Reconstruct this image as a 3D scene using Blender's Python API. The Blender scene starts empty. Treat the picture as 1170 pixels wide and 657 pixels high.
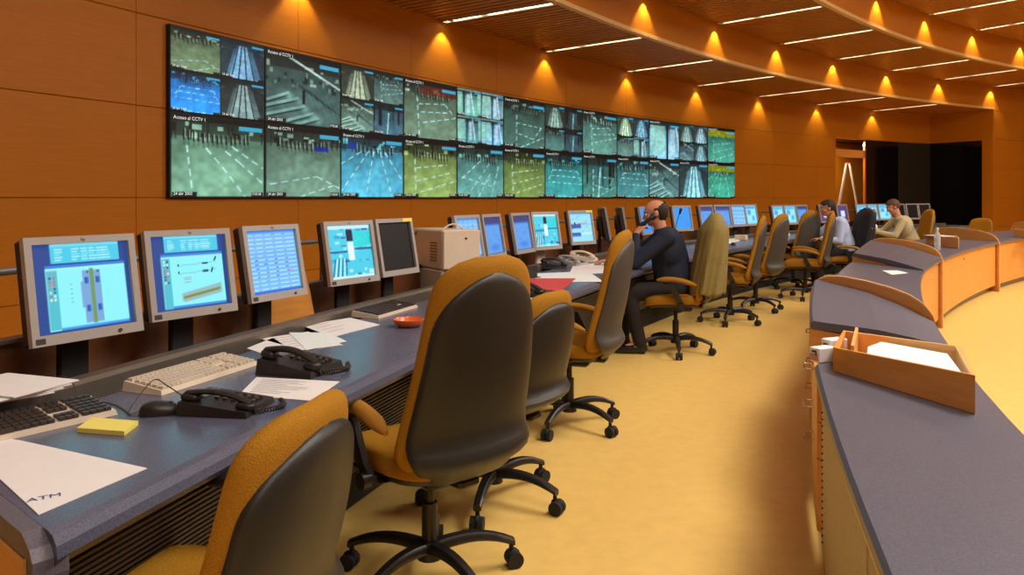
import bpy, math, random
import numpy as np
from mathutils import Vector, Matrix
random.seed(7)
RNG = np.random.RandomState(11)
scene = bpy.context.scene
COL = scene.collection
PI = math.pi

# ------------------------------------------------------------------ camera
cam_d = bpy.data.cameras.new('camera')
cam = bpy.data.objects.new('camera', cam_d); COL.objects.link(cam)
cam.location = (0, 0, 1.35); cam.rotation_euler = (PI/2, 0, 0)
cam_d.sensor_width = 36; cam_d.lens = 850/1170*36; cam_d.shift_y = -102.5/1170
cam_d.clip_start = .05
scene.camera = cam
F = 850.0; HZ = 226.0; EYE = 1.35
# ------------------------------------------------------------------ world, exposure
w = bpy.data.worlds.new('world'); scene.world = w; w.use_nodes = True
w.node_tree.nodes['Background'].inputs[0].default_value = (1, .8, .55, 1)
w.node_tree.nodes['Background'].inputs[1].default_value = .02
scene.view_settings.view_transform = 'Standard'
scene.view_settings.look = 'None'
scene.view_settings.exposure = 0.0
scene.view_settings.gamma = 1.0
scene.view_settings.use_curve_mapping = False
# light levels
STRIP_E = 11.0          # visible slot lamps
SPOT_W = (40, 68, 76)   # wall washers of the three ceiling tiers
LAMP = (1.0, .93, .83)

CX, CY = 28.18, -9.9    # centre of the curved hall
DX, DY = 23.2, -5.01    # centre of the console arc
def lamp_area(name, loc, sx, sy, power, col=LAMP, rot=(0, 0, 0)):
    l = bpy.data.lights.new(name, 'AREA'); l.shape = 'RECTANGLE'; l.size = sx; l.size_y = sy
    l.energy = power; l.color = col
    o = bpy.data.objects.new(name, l); COL.objects.link(o); o.location = loc; o.rotation_euler = rot
    return o
# ceiling lamps of the high middle of the hall (outside the frame)
lamp_area('hall_lamp', (1.2, -1.0, 4.85), 1.6, 3.0, 120)
lamp_area('hall_lamp', (3.4, 3.0, 5.3), 1.6, 3.0, 315)
lamp_area('hall_lamp', (8.5, 7.0, 5.3), 2.0, 4.0, 450)
lamp_area('hall_lamp', (13.5, 10.5, 5.3), 2.0, 4.0, 450)

# ------------------------------------------------------------------ materials
MATS = {}
def lin(c):
    return tuple(((x/255)/12.92 if x/255 <= .04045 else ((x/255+.055)/1.055)**2.4) for x in c)
def mat(name, col, rough=.5, metal=0, var=0, scale=20, bump=0, bscale=200, spec=.5, coat=0, stretch=None, trans=0):
    if name in MATS: return MATS[name]
    m = bpy.data.materials.new(name); m.use_nodes = True
    nt = m.node_tree; b = nt.nodes['Principled BSDF']
    b.inputs['Base Color'].default_value = (*col, 1)
    b.inputs['Roughness'].default_value = rough; b.inputs['Metallic'].default_value = metal
    b.inputs['Specular IOR Level'].default_value = spec
    b.inputs['Coat Weight'].default_value = coat
    b.inputs['Transmission Weight'].default_value = trans
    tc = nt.nodes.new('ShaderNodeTexCoord')
    src = tc.outputs['Object']
    oi = nt.nodes.new('ShaderNodeObjectInfo')
    add = nt.nodes.new('ShaderNodeVectorMath'); add.operation = 'ADD'
    mul = nt.nodes.new('ShaderNodeMath'); mul.operation = 'MULTIPLY'; mul.inputs[1].default_value = 37
    nt.links.new(oi.outputs['Random'], mul.inputs[0])
    nt.links.new(src, add.inputs[0]); nt.links.new(mul.outputs[0], add.inputs[1])
    mp = nt.nodes.new('ShaderNodeMapping')
    mp.inputs['Scale'].default_value = stretch or (1, 1, 1)
    nt.links.new(add.outputs[0], mp.inputs[0])
    if var:
        n = nt.nodes.new('ShaderNodeTexNoise'); n.inputs['Scale'].default_value = scale
        n.inputs['Detail'].default_value = 5; n.inputs['Roughness'].default_value = .6
        nt.links.new(mp.outputs[0], n.inputs['Vector'])
        r = nt.nodes.new('ShaderNodeValToRGB')
        lo = tuple(x*(1-var) for x in col); hi = tuple(min(1, x*(1+var)) for x in col)
        r.color_ramp.elements[0].position = .3; r.color_ramp.elements[1].position = .7
        r.color_ramp.elements[0].color = (*lo, 1); r.color_ramp.elements[1].color = (*hi, 1)
        nt.links.new(n.outputs['Fac'], r.inputs[0]); nt.links.new(r.outputs[0], b.inputs['Base Color'])
    if bump:
        n2 = nt.nodes.new('ShaderNodeTexNoise'); n2.inputs['Scale'].default_value = bscale
        nt.links.new(mp.outputs[0], n2.inputs['Vector'])
        bp = nt.nodes.new('ShaderNodeBump'); bp.inputs['Strength'].default_value = bump; bp.inputs['Distance'].default_value = .01
        nt.links.new(n2.outputs['Fac'], bp.inputs['Height']); nt.links.new(bp.outputs[0], b.inputs['Normal'])
    MATS[name] = m
    return m
def emit_mat(name, col, strength):
    if name in MATS: return MATS[name]
    m = bpy.data.materials.new(name); m.use_nodes = True
    b = m.node_tree.nodes['Principled BSDF']
    b.inputs['Base Color'].default_value = (.6, .6, .6, 1)
    b.inputs['Emission Color'].default_value = (*col, 1); b.inputs['Emission Strength'].default_value = strength
    MATS[name] = m; return m
def screen_mat(name, strength):
    m = bpy.data.materials.new(name); m.use_nodes = True
    nt = m.node_tree; b = nt.nodes['Principled BSDF']
    b.inputs['Base Color'].default_value = (.01, .01, .012, 1); b.inputs['Roughness'].default_value = .45
    b.inputs['Specular IOR Level'].default_value = .25
    a = nt.nodes.new('ShaderNodeAttribute'); a.attribute_name = 'Col'
    nt.links.new(a.outputs['Color'], b.inputs['Emission Color']); b.inputs['Emission Strength'].default_value = strength
    MATS[name] = m; return m
WOOD = (.45, .155, .007)
M_wall = mat('wall_wood', WOOD, .45, var=.08, scale=6, stretch=(1, .5, 14), spec=.22)
M_back = mat('wall_backing', (.06, .02, .005), .8)
M_slat = mat('ceiling_slat_wood', (.40, .145, .014), .5, var=.15, scale=5, stretch=(.5, 6, 1))
M_slatback = mat('ceiling_dark', (.02, .008, .003), .9)
M_lip = mat('lip_cream', (.62, .40, .17), .5, var=.05)
M_floor = mat('floor_linoleum', (.86, .575, .165), .40, var=.05, scale=14, bump=.02, bscale=60, spec=.4)
M_lamD = mat('laminate_blue_grey', (.10, .11, .165), .27, var=.38, scale=260, spec=.55)
M_lamG = mat('laminate_grey', (.105, .112, .150), .36, var=.32, scale=240, spec=.5)
M_lamE = mat('laminate_edge', (.13, .12, .15), .4, var=.3, scale=240)
M_cwood = mat('counter_wood', (.74, .32, .065), .36, var=.09, scale=5, stretch=(1, 1, 8))
M_cwood2 = mat('counter_wood_edge', (.85, .47, .16), .35, var=.06, scale=5)
M_fab = mat('mustard_fabric', (.40, .185, .012), .85, var=.12, scale=180, bump=.35, bscale=330, spec=.2)
M_fab2 = mat('mustard_fabric_arm', (.38, .175, .016), .7, var=.1, scale=120, bump=.2, bscale=300, spec=.3)
M_shell = mat('shell_grey_plastic', (.024, .024, .020), .38, var=.1, scale=300, bump=.15, bscale=500)
M_shell_lit = mat('shell_lit_plastic', (.072, .066, .052), .45, var=.1, scale=300, bump=.15, bscale=500)  # same shell plastic, paler: light on the farther chairs put into the colour
M_black = mat('black_plastic', (.02, .017, .016), .38, var=.1)
M_blackm = mat('black_matte', (.012, .011, .011), .75)
M_brownb = mat('dark_brown_metal', (.05, .036, .030), .45, var=.1)
M_silver = mat('bezel_silver', (.40, .37, .34), .42, var=.03, spec=.4)
M_monback = mat('monitor_back', (.03, .022, .02), .5)
M_beige = mat('beige_plastic', (.66, .56, .44), .5, var=.04)
M_key = mat('key_cream', (.78, .66, .50), .5, var=.03)
M_rail = mat('rail_metal', (.20, .17, .14), .35, metal=.5, var=.08)
M_pipe = mat('pipe_grey', (.22, .21, .22), .35, metal=.6)
M_chrome = mat('chrome', (.7, .6, .5), .2, metal=1)
M_paper = mat('paper', (.86, .84, .82), .7, var=.02)
M_paper2 = mat('paper_cool', (.80, .88, .86), .7, var=.02)
M_ink = mat('ink', (.05, .05, .07), .6)
M_yel = mat('yellow_note', (.92, .80, .16), .6)
M_red = mat('red_card', (.62, .06, .06), .6)
M_orange = mat('orange_glass', (.85, .16, .03), .25)
M_glass = mat('black_glass', (.004, .003, .003), .10, spec=.4)
M_glass2 = mat('mirror_glass', (.42, .22, .10), .07, metal=.85)
M_perf = mat('perforated_beige', (.50, .40, .26), .5, var=.08, scale=60)
M_skin = mat('skin', (.60, .27, .15), .55, var=.08, scale=30)
M_navy = mat('navy_shirt', (.012, .018, .04), .85, var=.2, scale=12, bump=.3, bscale=14)
M_trou = mat('dark_trousers', (.016, .012, .012), .85, var=.2, scale=12)
M_blue = mat('pale_blue_shirt', (.52, .64, .90), .85, var=.06, scale=10, bump=.3, bscale=14)
M_sweat = mat('beige_sweater', (.52, .44, .24), .9, var=.08, scale=30, bump=.3, bscale=60)
M_hair = mat('dark_hair', (.02, .012, .008), .7, var=.3, scale=80)
M_hair2 = mat('brown_hair', (.10, .045, .02), .7, var=.3, scale=80)
M_shoe = mat('black_leather', (.01, .009, .009), .25)
M_jacket = mat('olive_cloth', (.26, .20, .055), .9, var=.12, scale=8, bump=.3, bscale=30)
M_jblack = mat('black_cloth', (.012, .012, .015), .9, var=.2, scale=10)
M_bottle = mat('bottle_plastic', (.85, .9, .95), .15, trans=.6)
M_lampD = emit_mat('lamp_diffuser', (1, .86, .68), STRIP_E)
M_slotframe = mat('slot_frame', (.5, .4, .28), .4)
M_scrV = screen_mat('video_wall_screen', 1.0)
M_scrM = screen_mat('monitor_screen', 1.05)

# ------------------------------------------------------------------ mesh builder
class MB:
    def __init__(s): s.v = []; s.f = []; s.mi = []
    def add(s, vs, fs, mi=0, M=None):
        k = len(s.v)
        if M is not None: vs = [tuple(M @ Vector(p)) for p in vs]
        s.v += [tuple(p) for p in vs]; s.f += [tuple(i+k for i in f) for f in fs]; s.mi += [mi]*len(fs)
        return s
    def box(s, c, d, mi=0, M=None, rz=0, bev=0):
        x, y, z = d[0]/2, d[1]/2, d[2]/2
        R = Matrix.Translation(c) @ Matrix.Rotation(rz, 4, 'Z')
        if M is not None: R = M @ R
        if bev:
            b = min(bev, x*.9, y*.9, z*.9); vs = []
            for sz, i in ((-z, b), (-z+b, 0), (z-b, 0), (z, b)):
                X, Y = x-i, y-i; c_ = b if i == 0 else b*.6
                vs += [(-X+c_, -Y, sz), (X-c_, -Y, sz), (X, -Y+c_, sz), (X, Y-c_, sz), (X-c_, Y, sz), (-X+c_, Y, sz), (-X, Y-c_, sz), (-X, -Y+c_, sz)]
            fs = [tuple(range(7, -1, -1)), tuple(range(24, 32))]
            for r in range(3):
                for i in range(8): fs.append((r*8+i, r*8+(i+1) % 8, r*8+8+(i+1) % 8, r*8+8+i))
            return s.add(vs, fs, mi, R)
        vs = [(-x, -y, -z), (x, -y, -z), (x, y, -z), (-x, y, -z), (-x, -y, z), (x, -y, z), (x, y, z), (-x, y, z)]
        return s.add(vs, [(3, 2, 1, 0), (4, 5, 6, 7), (0, 1, 5, 4), (1, 2, 6, 5), (2, 3, 7, 6), (3, 0, 4, 7)], mi, R)
    def rings(s, rings, mi=0, M=None, closed=True, caps=True):
        n = len(rings[0]); vs = [p for r in rings for p in r]; fs = []
        for i in range(len(rings)-1):
            for j in range(n if closed else n-1):
                a = i*n+j; b = i*n+(j+1) % n; fs.append((a, b, b+n, a+n))
        if caps and closed:
            fs.append(tuple(range(n-1, -1, -1))); fs.append(tuple((len(rings)-1)*n+j for j in range(n)))
        return s.add(vs, fs, mi, M)
    def cyl(s, p0, p1, r0, r1=None, n=12, mi=0, M=None, dome=False):
        p0, p1 = Vector(p0), Vector(p1); r1 = r0 if r1 is None else r1
        d = (p1-p0); L = d.length; q = d.to_track_quat('Z', 'Y')
        prof = [(0, r0), (L, r1)]
        if dome:
            prof = [(-r0*math.cos(t), r0*math.sin(t)) for t in (.15, .6, 1.1)] + prof + [(L+r1*math.cos(t), r1*math.sin(t)) for t in (1.1, .6, .15)]
        rr = []
        for h, r in prof:
            rr.append([tuple(p0+q @ Vector((r*math.cos(2*PI*i/n), r*math.sin(2*PI*i/n), h))) for i in range(n)])
        return s.rings(rr, mi, M)
    def tube(s, pts, r, n=8, mi=0, M=None):
        pts = [Vector(p) for p in pts]; rr = []
        for i, p in enumerate(pts):
            d = (pts[min(i+1, len(pts)-1)]-pts[max(i-1, 0)]); q = d.to_track_quat('Z', 'Y')
            ri = r[i] if isinstance(r, (list, tuple)) else r
            rr.append([tuple(p+q @ Vector((ri*math.cos(2*PI*k/n), ri*math.sin(2*PI*k/n), 0))) for k in range(n)])
        return s.rings(rr, mi, M)
    def lathe(s, prof, n=24, mi=0, M=None):
        return s.rings([[(r*math.cos(2*PI*i/n), r*math.sin(2*PI*i/n), z) for i in range(n)] for r, z in prof], mi, M)
    def sell(s, c, d, e=.5, nu=20, nv=12, mi=0, M=None, warp=None):
        sg = lambda x, p: math.copysign(abs(x)**p, x)
        rr = []
        for j in range(nv+1):
            t = -PI/2+PI*(j+.001)/(nv+.002)
            ring = []
            for i in range(nu):
                u = 2*PI*i/nu
                p = (d[0]*sg(math.cos(t), e)*sg(math.cos(u), e)+c[0], d[1]*sg(math.cos(t), e)*sg(math.sin(u), e)+c[1], d[2]*sg(math.sin(t), e)+c[2])
                ring.append(warp(p) if warp else p)
            rr.append(ring)
        return s.rings(rr, mi, M)
    def prism(s, poly, z0, z1, mi=0, M=None):
        n = len(poly); vs = [(p[0], p[1], z0) for p in poly]+[(p[0], p[1], z1) for p in poly]
        return s.add(vs, [tuple(range(n-1, -1, -1)), tuple(range(n, 2*n))]+[(i, (i+1) % n, n+(i+1) % n, n+i) for i in range(n)], mi, M)
    def build(s, name, m, parent=None, smooth=False, loc=None, kind=None):
        me = bpy.data.meshes.new(name); me.from_pydata(s.v, [], s.f)
        for x in (m if isinstance(m, (list, tuple)) else [m]): me.materials.append(x)
        if isinstance(m, (list, tuple)): me.polygons.foreach_set('material_index', s.mi)
        me.validate()
        import bmesh
        bm = bmesh.new(); bm.from_mesh(me); bmesh.ops.recalc_face_normals(bm, faces=bm.faces[:]); bm.to_mesh(me); bm.free()
        if smooth:
            me.polygons.foreach_set('use_smooth', [True]*len(me.polygons))
            try: me.set_sharp_from_angle(angle=math.radians(42))
            except Exception: pass
        o = bpy.data.objects.new(name, me); COL.objects.link(o)
        if parent: o.parent = parent
        if loc is not None: o.location = loc
        if kind: o['kind'] = kind
        return o
def thing(name, label, cat, loc=(0, 0, 0), rz=0, group=None):
    o = bpy.data.objects.new(name, None); COL.objects.link(o); o.empty_display_size = .1
    o.location = loc; o.rotation_euler = (0, 0, rz); tag(o, label, cat, group); return o
def tag(o, label, cat, group=None):
    o['label'] = label; o['category'] = cat
    if group: o['group'] = group
    return o
def kids(o): return [c for c in COL.objects if c.parent == o]
def copy_tree(o, parent=None):
    c = o.copy(); COL.objects.link(c); c.parent = parent
    for ch in list(o.children): copy_tree(ch, c)
    return c
def at(u, v, z):
    Y = (EYE-z)*F/(v-HZ); return Vector(((u-585)/F*Y, Y, z))
def aty(u, Y, z): return Vector(((u-585)/F*Y, Y, z))
def ray(u, R, c=(DX, DY)):
    k = (u-585)/F; a = k*k+1; b = -2*(c[0]*k+c[1]); cc = c[0]**2+c[1]**2-R*R
    Y = (-b+math.sqrt(b*b-4*a*cc))/(2*a); return k*Y, Y
def P(a, r, z=0):
    t = math.radians(a); return (CX-r*math.cos(t), CY+r*math.sin(t), z)
def ang(u, r):
    x, y = ray(u, r, (CX, CY)); return math.degrees(math.atan2(y-CY, CX-x))
def Pd(b, r, z=0):
    t = math.radians(b); return (DX-r*math.cos(t), DY+r*math.sin(t), z)
def angd(u, r):
    x, y = ray(u, r); return math.degrees(math.atan2(y-DY, DX-x))

# arc solid: profile polygon [(r,z)...] swept between angles about centre fn
def arc(mb, prof, a0, a1, step=.5, fn=P, mi=0, shear=0, r0=0, org=(0, 0, 0)):
    n = max(1, int(math.ceil((a1-a0)/step))); rr = []
    for i in range(n+1):
        a = a0+(a1-a0)*i/n; k = 1-i/n
        rr.append([tuple(Vector(fn(a+shear*k*(r-r0), r, z))-Vector(org)) for r, z in prof])
    return mb.rings(rr, mi)
def rect(r0, r1, z0, z1): return [(r0, z0), (r1, z0), (r1, z1), (r0, z1)]

# ------------------------------------------------------------------ the room
A0, A1 = 6.0, 80.0
R1, R2, R3, R4 = 35.26, 33.5, 31.65, 29.8
Z1, Z2, Z3, Z4 = 3.72, 4.32, 4.92, 5.52
ACOR = 62.8
def structure(o): o['kind'] = 'structure'; return o
# floor
mb = MB(); arc(mb, rect(18.0, 38.2, -.1, 0), A0, A1, 1.0)
structure(mb.build('floor', M_floor))
# curved wall with its timber panels
AO = ang(955, R1)
mb = MB(); arc(mb, rect(R1+.026, R1+.14, 0, 4.0), A0, AO, 1.0); arc(mb, rect(R1+.026, R1+.14, 2.91, 4.0), AO, 66, 1.0)
wall = structure(mb.build('wall_left', M_wall))
PAN = 3.02
AO = ang(955, R1)
rows = [(0, .57), (.57, 1.35), (1.35, 2.13), (2.13, 2.91), (2.91, Z1+.06)]
def panel_mesh(r, da, z0, z1, name, m, gap=.0022):
    mb = MB(); n = 5; g = math.degrees(gap/r)
    rr = []
    for i in range(n+1):
        a = math.radians(-da/2+g+(da-2*g)*i/n); b = .004 if i in (0, n) else 0
        rr.append([(-x*math.cos(a), x*math.sin(a), z) for x, z in ((r+.025, z0+gap), (r+.004, z0+gap), (r, z0+gap+.006), (r, z1-gap-.006), (r+.004, z1-gap), (r+.025, z1-gap))])
    mb.rings(rr)
    me = mb.build(name, m); dat = me.data; bpy.data.objects.remove(me); return dat
def place_panel(dat, a, parent, name='wood_panel'):
    o = bpy.data.objects.new(name, dat); COL.objects.link(o); o.parent = parent
    o.location = (CX, CY, 0); o.rotation_euler = (0, 0, -math.radians(a)); return o
for z0, z1 in rows:
    full = panel_mesh(R1, PAN, z0, z1, 'wood_panel', M_wall)
    a = 30.29-8*PAN
    end = AO if z1 < 3 else ACOR+.05
    while a+PAN <= end+.01:
        place_panel(full, a+PAN/2, wall); a += PAN
    if end-a > .05:
        place_panel(panel_mesh(R1, end-a, z0, z1, 'wood_panel', M_wall), (a+end)/2, wall)
# right wall: the drum comes forward by one ceiling tier
mb = MB(); arc(mb, rect(R2+.04, R2+.12, 0, 4.4), ACOR+.2, A1, 1.0)
wr = structure(mb.build('wall_right', M_wall))
for z0, z1 in rows[:4]+[(2.91, 3.66), (3.66, 4.34)]:
    full = panel_mesh(R2, PAN, z0, z1, 'wood_panel', M_wall)
    a = ACOR
    while a+PAN <= A1: place_panel(full, a+PAN/2, wr); a += PAN
# the return wall between the two radii, and its glazed opening
t = math.radians(ACOR)
def retbox(mb, r0, r1, z0, z1, th=.06, mi=0, off=0):
    c = Vector(P(ACOR, (r0+r1)/2, (z0+z1)/2)); c += Vector((math.sin(t), math.cos(t), 0))*(th/2+off)
    M = Matrix.Translation(c) @ Matrix.Rotation(-t, 4, 'Z'); mb.box((0, 0, 0), (abs(r1-r0), th, z1-z0), mi, M)
RG = 33.5+.62*(35.26-33.5)*.35
x_, y_ = 0, 0
# radius where the ray u=1122 meets the return wall plane
k = (1122-585)/F; dx, dy = -math.cos(t), math.sin(t)
# CX+dx*r = k*(CY+dy*r)
RG = (k*CY-CX)/(dx-k*dy)
mb = MB(); retbox(mb, R2, R1+.05, 2.91, 4.0, .1); retbox(mb, R2, RG, 0, 2.91, .1)
structure(mb.build('wall_return', M_wall))
mb = MB(); retbox(mb, RG, R1+.03, 0, 2.905, .05)
gl = structure(mb.build('window_1', M_glass))
# dark glazing on the curved wall
AM = ang(988, R1)
seg = [AM, ang(1010, R1), ang(1026, R1), ACOR]
mb = MB(); arc(mb, rect(R1+.03, R1+.04, 0, 2.9), AM, ACOR, .5)
w2 = structure(mb.build('window_2', M_blackm))
for a, b, gm in zip(seg[:-1], seg[1:], (M_glass, M_glass, mat('glass_reflection_tone', (.022, .019, .015), .35, spec=.4))):  # last pane's paler base colour stands for a reflection in the black glass
    m2 = MB(); arc(m2, rect(R1-.005, R1+.02, .06, 2.9), a+.01, b-.01, .5); m2.build('glass_pane', gm, w2)
mb = MB(); arc(mb, rect(R1-.03, R1+.03, 0, 2.905), AM-.05, AM+.03, .1); mb.build('mullion', M_chrome, w2)
# timber lined alcove left of the glazing, with a step ladder in it
mb = MB(); arc(mb, rect(R1+1.2, R1+1.3, 0, 3.0), AO-.4, AM+4.6, .5); structure(mb.build('wall_alcove', M_wall))
mb = MB(); arc(mb, rect(R1+.14, R1+1.25, 0, 3.0), AO-.45, AO-.02, .5); structure(mb.build('wall_alcove_near', M_wall))
mb = MB(); arc(mb, rect(R1+.05, R1+1.25, 0, 3.0), AM+4.4, AM+4.6, .5); structure(mb.build('wall_alcove_far', M_wall))
mb = MB(); arc(mb, rect(R1+.05, R1+1.25, 2.92, 3.0), AO-.4, AM+4.6, .5); structure(mb.build('ceiling_5', M_slatback))
mb = MB(); arc(mb, rect(R1+.02, R1+.12, 2.42, 2.62), AO, AM-.05, .5); structure(mb.build('trim_7', M_cwood))
la = P(AO+1.3, R1+.6, 2.85); lamp_area('alcove_lamp', la, .6, .5, 60, (1, .85, .6))
lp = P(ang(969, R1+.6), R1+.6, 0)
ld = thing('step_ladder', 'tall aluminium step ladder standing in the timber alcove by the dark glazing', 'ladder', lp, -math.radians(AO)+PI/2+.5)
for sy, nm in ((-1, 'front_rail'), (1, 'rear_rail')):
    for sx in (-1, 1):
        mb = MB(); mb.tube([(sx*.30, sy*.42, 0), (sx*.14, sy*.04, 2.28)], .028, 8); mb.build(nm, M_silver, ld)
for k_ in range(7):
    z_ = .28+.28*k_; q_ = z_/2.28; MB().box((0, -.42+.38*q_, z_), (2*(.30-.16*q_), .07, .022)).build('step', M_silver, ld)
MB().box((0, 0, 2.29), (.32, .14, .04), bev=.008).build('top_cap', mat('red_plastic', (.6, .03, .02), .5), ld)
# walls behind the camera close the hall
mb = MB(); arc(mb, rect(17.9, 18.0, 0, 5.6), A0, A1, 2.0); structure(mb.build('wall_back', M_wall))
for nm, a in (('wall_near', A0), ('wall_far', A1)):
    mb = MB(); arc(mb, rect(18.0, 36.0, 0, 5.6), a-.15, a+.05, .2); structure(mb.build(nm, M_wall))

# ceiling tiers: backing, slats, fascia, lip
def tier(idx, z, rin, rout, fz1, aend):
    mb = MB(); arc(mb, rect(rin, rout+.1, z+.1, z+.14), A0, aend, 1.0)
    c = structure(mb.build('ceiling' if idx == 1 else 'ceiling_%d' % idx, M_slatback))
    mb = MB(); p = 4.03/20; a = A0
    n = int((aend-A0)/p)
    for i in range(n):
        a = 34.32+.5*p+p*(i-round((34.32-A0)/p)+1)
        if a > aend-.15: break
        if a < 14: continue
        M = Matrix.Translation(P(a, (rin+rout)/2, z+.03)) @ Matrix.Rotation(-math.radians(a), 4, 'Z')
        mb.box((0, 0, 0), (rout-rin-.04, .080, .05), M=M)
    mb.build('ceiling_slats', M_slat, c, kind='stuff')
    mb = MB(); arc(mb, rect(rin-.02, rin+.03, z+.045, fz1), A0, A1 if idx > 1 else ACOR, .5)
    structure(mb.build('trim_%d' % idx, M_wall))
    mb = MB(); arc(mb, rect(rin-.05, rin+.03, z-.01, z+.045), A0, A1 if idx > 1 else ACOR-.02, .5)
    structure(mb.build('trim_%d' % (idx+3), M_lip))
tier(1, Z1, R2, R1, Z2+.1, ACOR)
tier(2, Z2, R3, R2-.05, Z3+.1, A1)
tier(3, Z3, R4, R3-.05, Z4+.05, A1)
mb = MB(); arc(mb, rect(18, R4, Z4, Z4+.1), A0, A1, 1.0); structure(mb.build('ceiling_4', M_slat))

# slot lamps and wall washers
TN = ('lowest', 'middle', 'highest')
ORD = ['first', 'second', 'third', 'fourth', 'fifth', 'sixth', 'seventh', 'eighth', 'ninth', 'tenth', 'eleventh', 'twelfth', 'thirteenth', 'fourteenth']
proto = None; cproto = None
def slot_lamp():
    o = thing('ceiling_light', '', 'ceiling light')
    mb = MB()
    for y in (-.045, .045): mb.box((0, y, .012), (1.70, .014, .05))
    for x in (-.85, .85): mb.box((x, 0, .012), (.014, .1, .05))
    mb.box((0, 0, .042), (1.70, .1, .01)); mb.build('frame', M_slotframe, o)
    for c, l in ((.34, .97), (-.55, .56)):   # the longer tube sits towards the room
        MB().box((c, 0, .015), (l, .050, .02)).build('lamp_tube', M_lampD, o)
    return o
def washer():
    o = thing('wall_washer', '', 'downlight')
    mb = MB(); mb.lathe([(.032, .0), (.04, .0), (.04, .07), (.032, .07)], 16); mb.build('housing', M_brownb, o)
    MB().lathe([(.001, .05), (.03, .05), (.03, .056), (.001, .056)], 16).build('lens', M_lampD, o)
    return o
spotd = []
for i, pw in enumerate(SPOT_W):
    l = bpy.data.lights.new('washer_beam', 'SPOT'); l.energy = pw; l.color = (1, .80, .44)
    l.spot_size = math.radians(88); l.spot_blend = .5; l.shadow_soft_size = .012; spotd.append(l)
for ti, (z, ro, ri) in enumerate(((Z1, R1, R2), (Z2, R2-.05, R3), (Z3, R3-.05, R4))):
    ks = [k for k in range(-4, 11) if 34.32+4.03*k < (ACOR-2 if ti == 0 else 76)]
    for j, k in enumerate(ks):
        a = 34.32+4.03*k
        if proto is None: proto = slot_lamp(); o = proto
        else: o = copy_tree(proto)
        o.location = P(a, (ro+ri)/2-.01, z-.012); o.rotation_euler = (0, 0, -math.radians(a))
        vis = [k2 for k2 in ks if k2 >= (0, 2, 4)[ti]]
        if k in vis:
            o['label'] = '%s slot light from the left visible in the %s timber ceiling tier' % (ORD[vis.index(k)], TN[ti])
            o['group'] = 'slot lights of the %s ceiling tier' % TN[ti]
        else:
            o['label'] = 'slot light of the %s ceiling tier outside the picture' % TN[ti]; o['group'] = 'slot lights outside the picture, %s tier' % TN[ti]
    wk = list(ks)+([7] if ti == 0 and 7 not in ks else [])
    for k in wk:
        a = 34.32+4.03*k-(.0 if ti == 0 else .0)
        if ti == 0 and (a > ACOR-1 or k < -1): continue
        rr_ = (R1, R2, R3)[ti]-.14
        if not (k >= (-1, 1, 3)[ti] and a < 64): continue
        if cproto is None: cproto = washer(); o = cproto
        else: o = copy_tree(cproto)
        o.location = P(a, rr_, z-.012)
        vis = [k2 for k2 in wk if k2 >= (-1, 1, 3)[ti] and 34.32+4.03*k2 < 64]
        if k in vis:
            o['label'] = '%s cone casting downlight from the left along the %s ceiling tier' % (ORD[vis.index(k)], TN[ti]); o['group'] = 'wall washing downlights, %s tier' % TN[ti]
        else:
            o['label'] = 'round downlight of the %s ceiling tier outside the picture' % TN[ti]; o['group'] = 'downlights outside the picture, %s tier' % TN[ti]
        s = bpy.data.objects.new('washer_beam', spotd[ti]); COL.objects.link(s)
        s.location = P(a, rr_+.025, z-.03)

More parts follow.
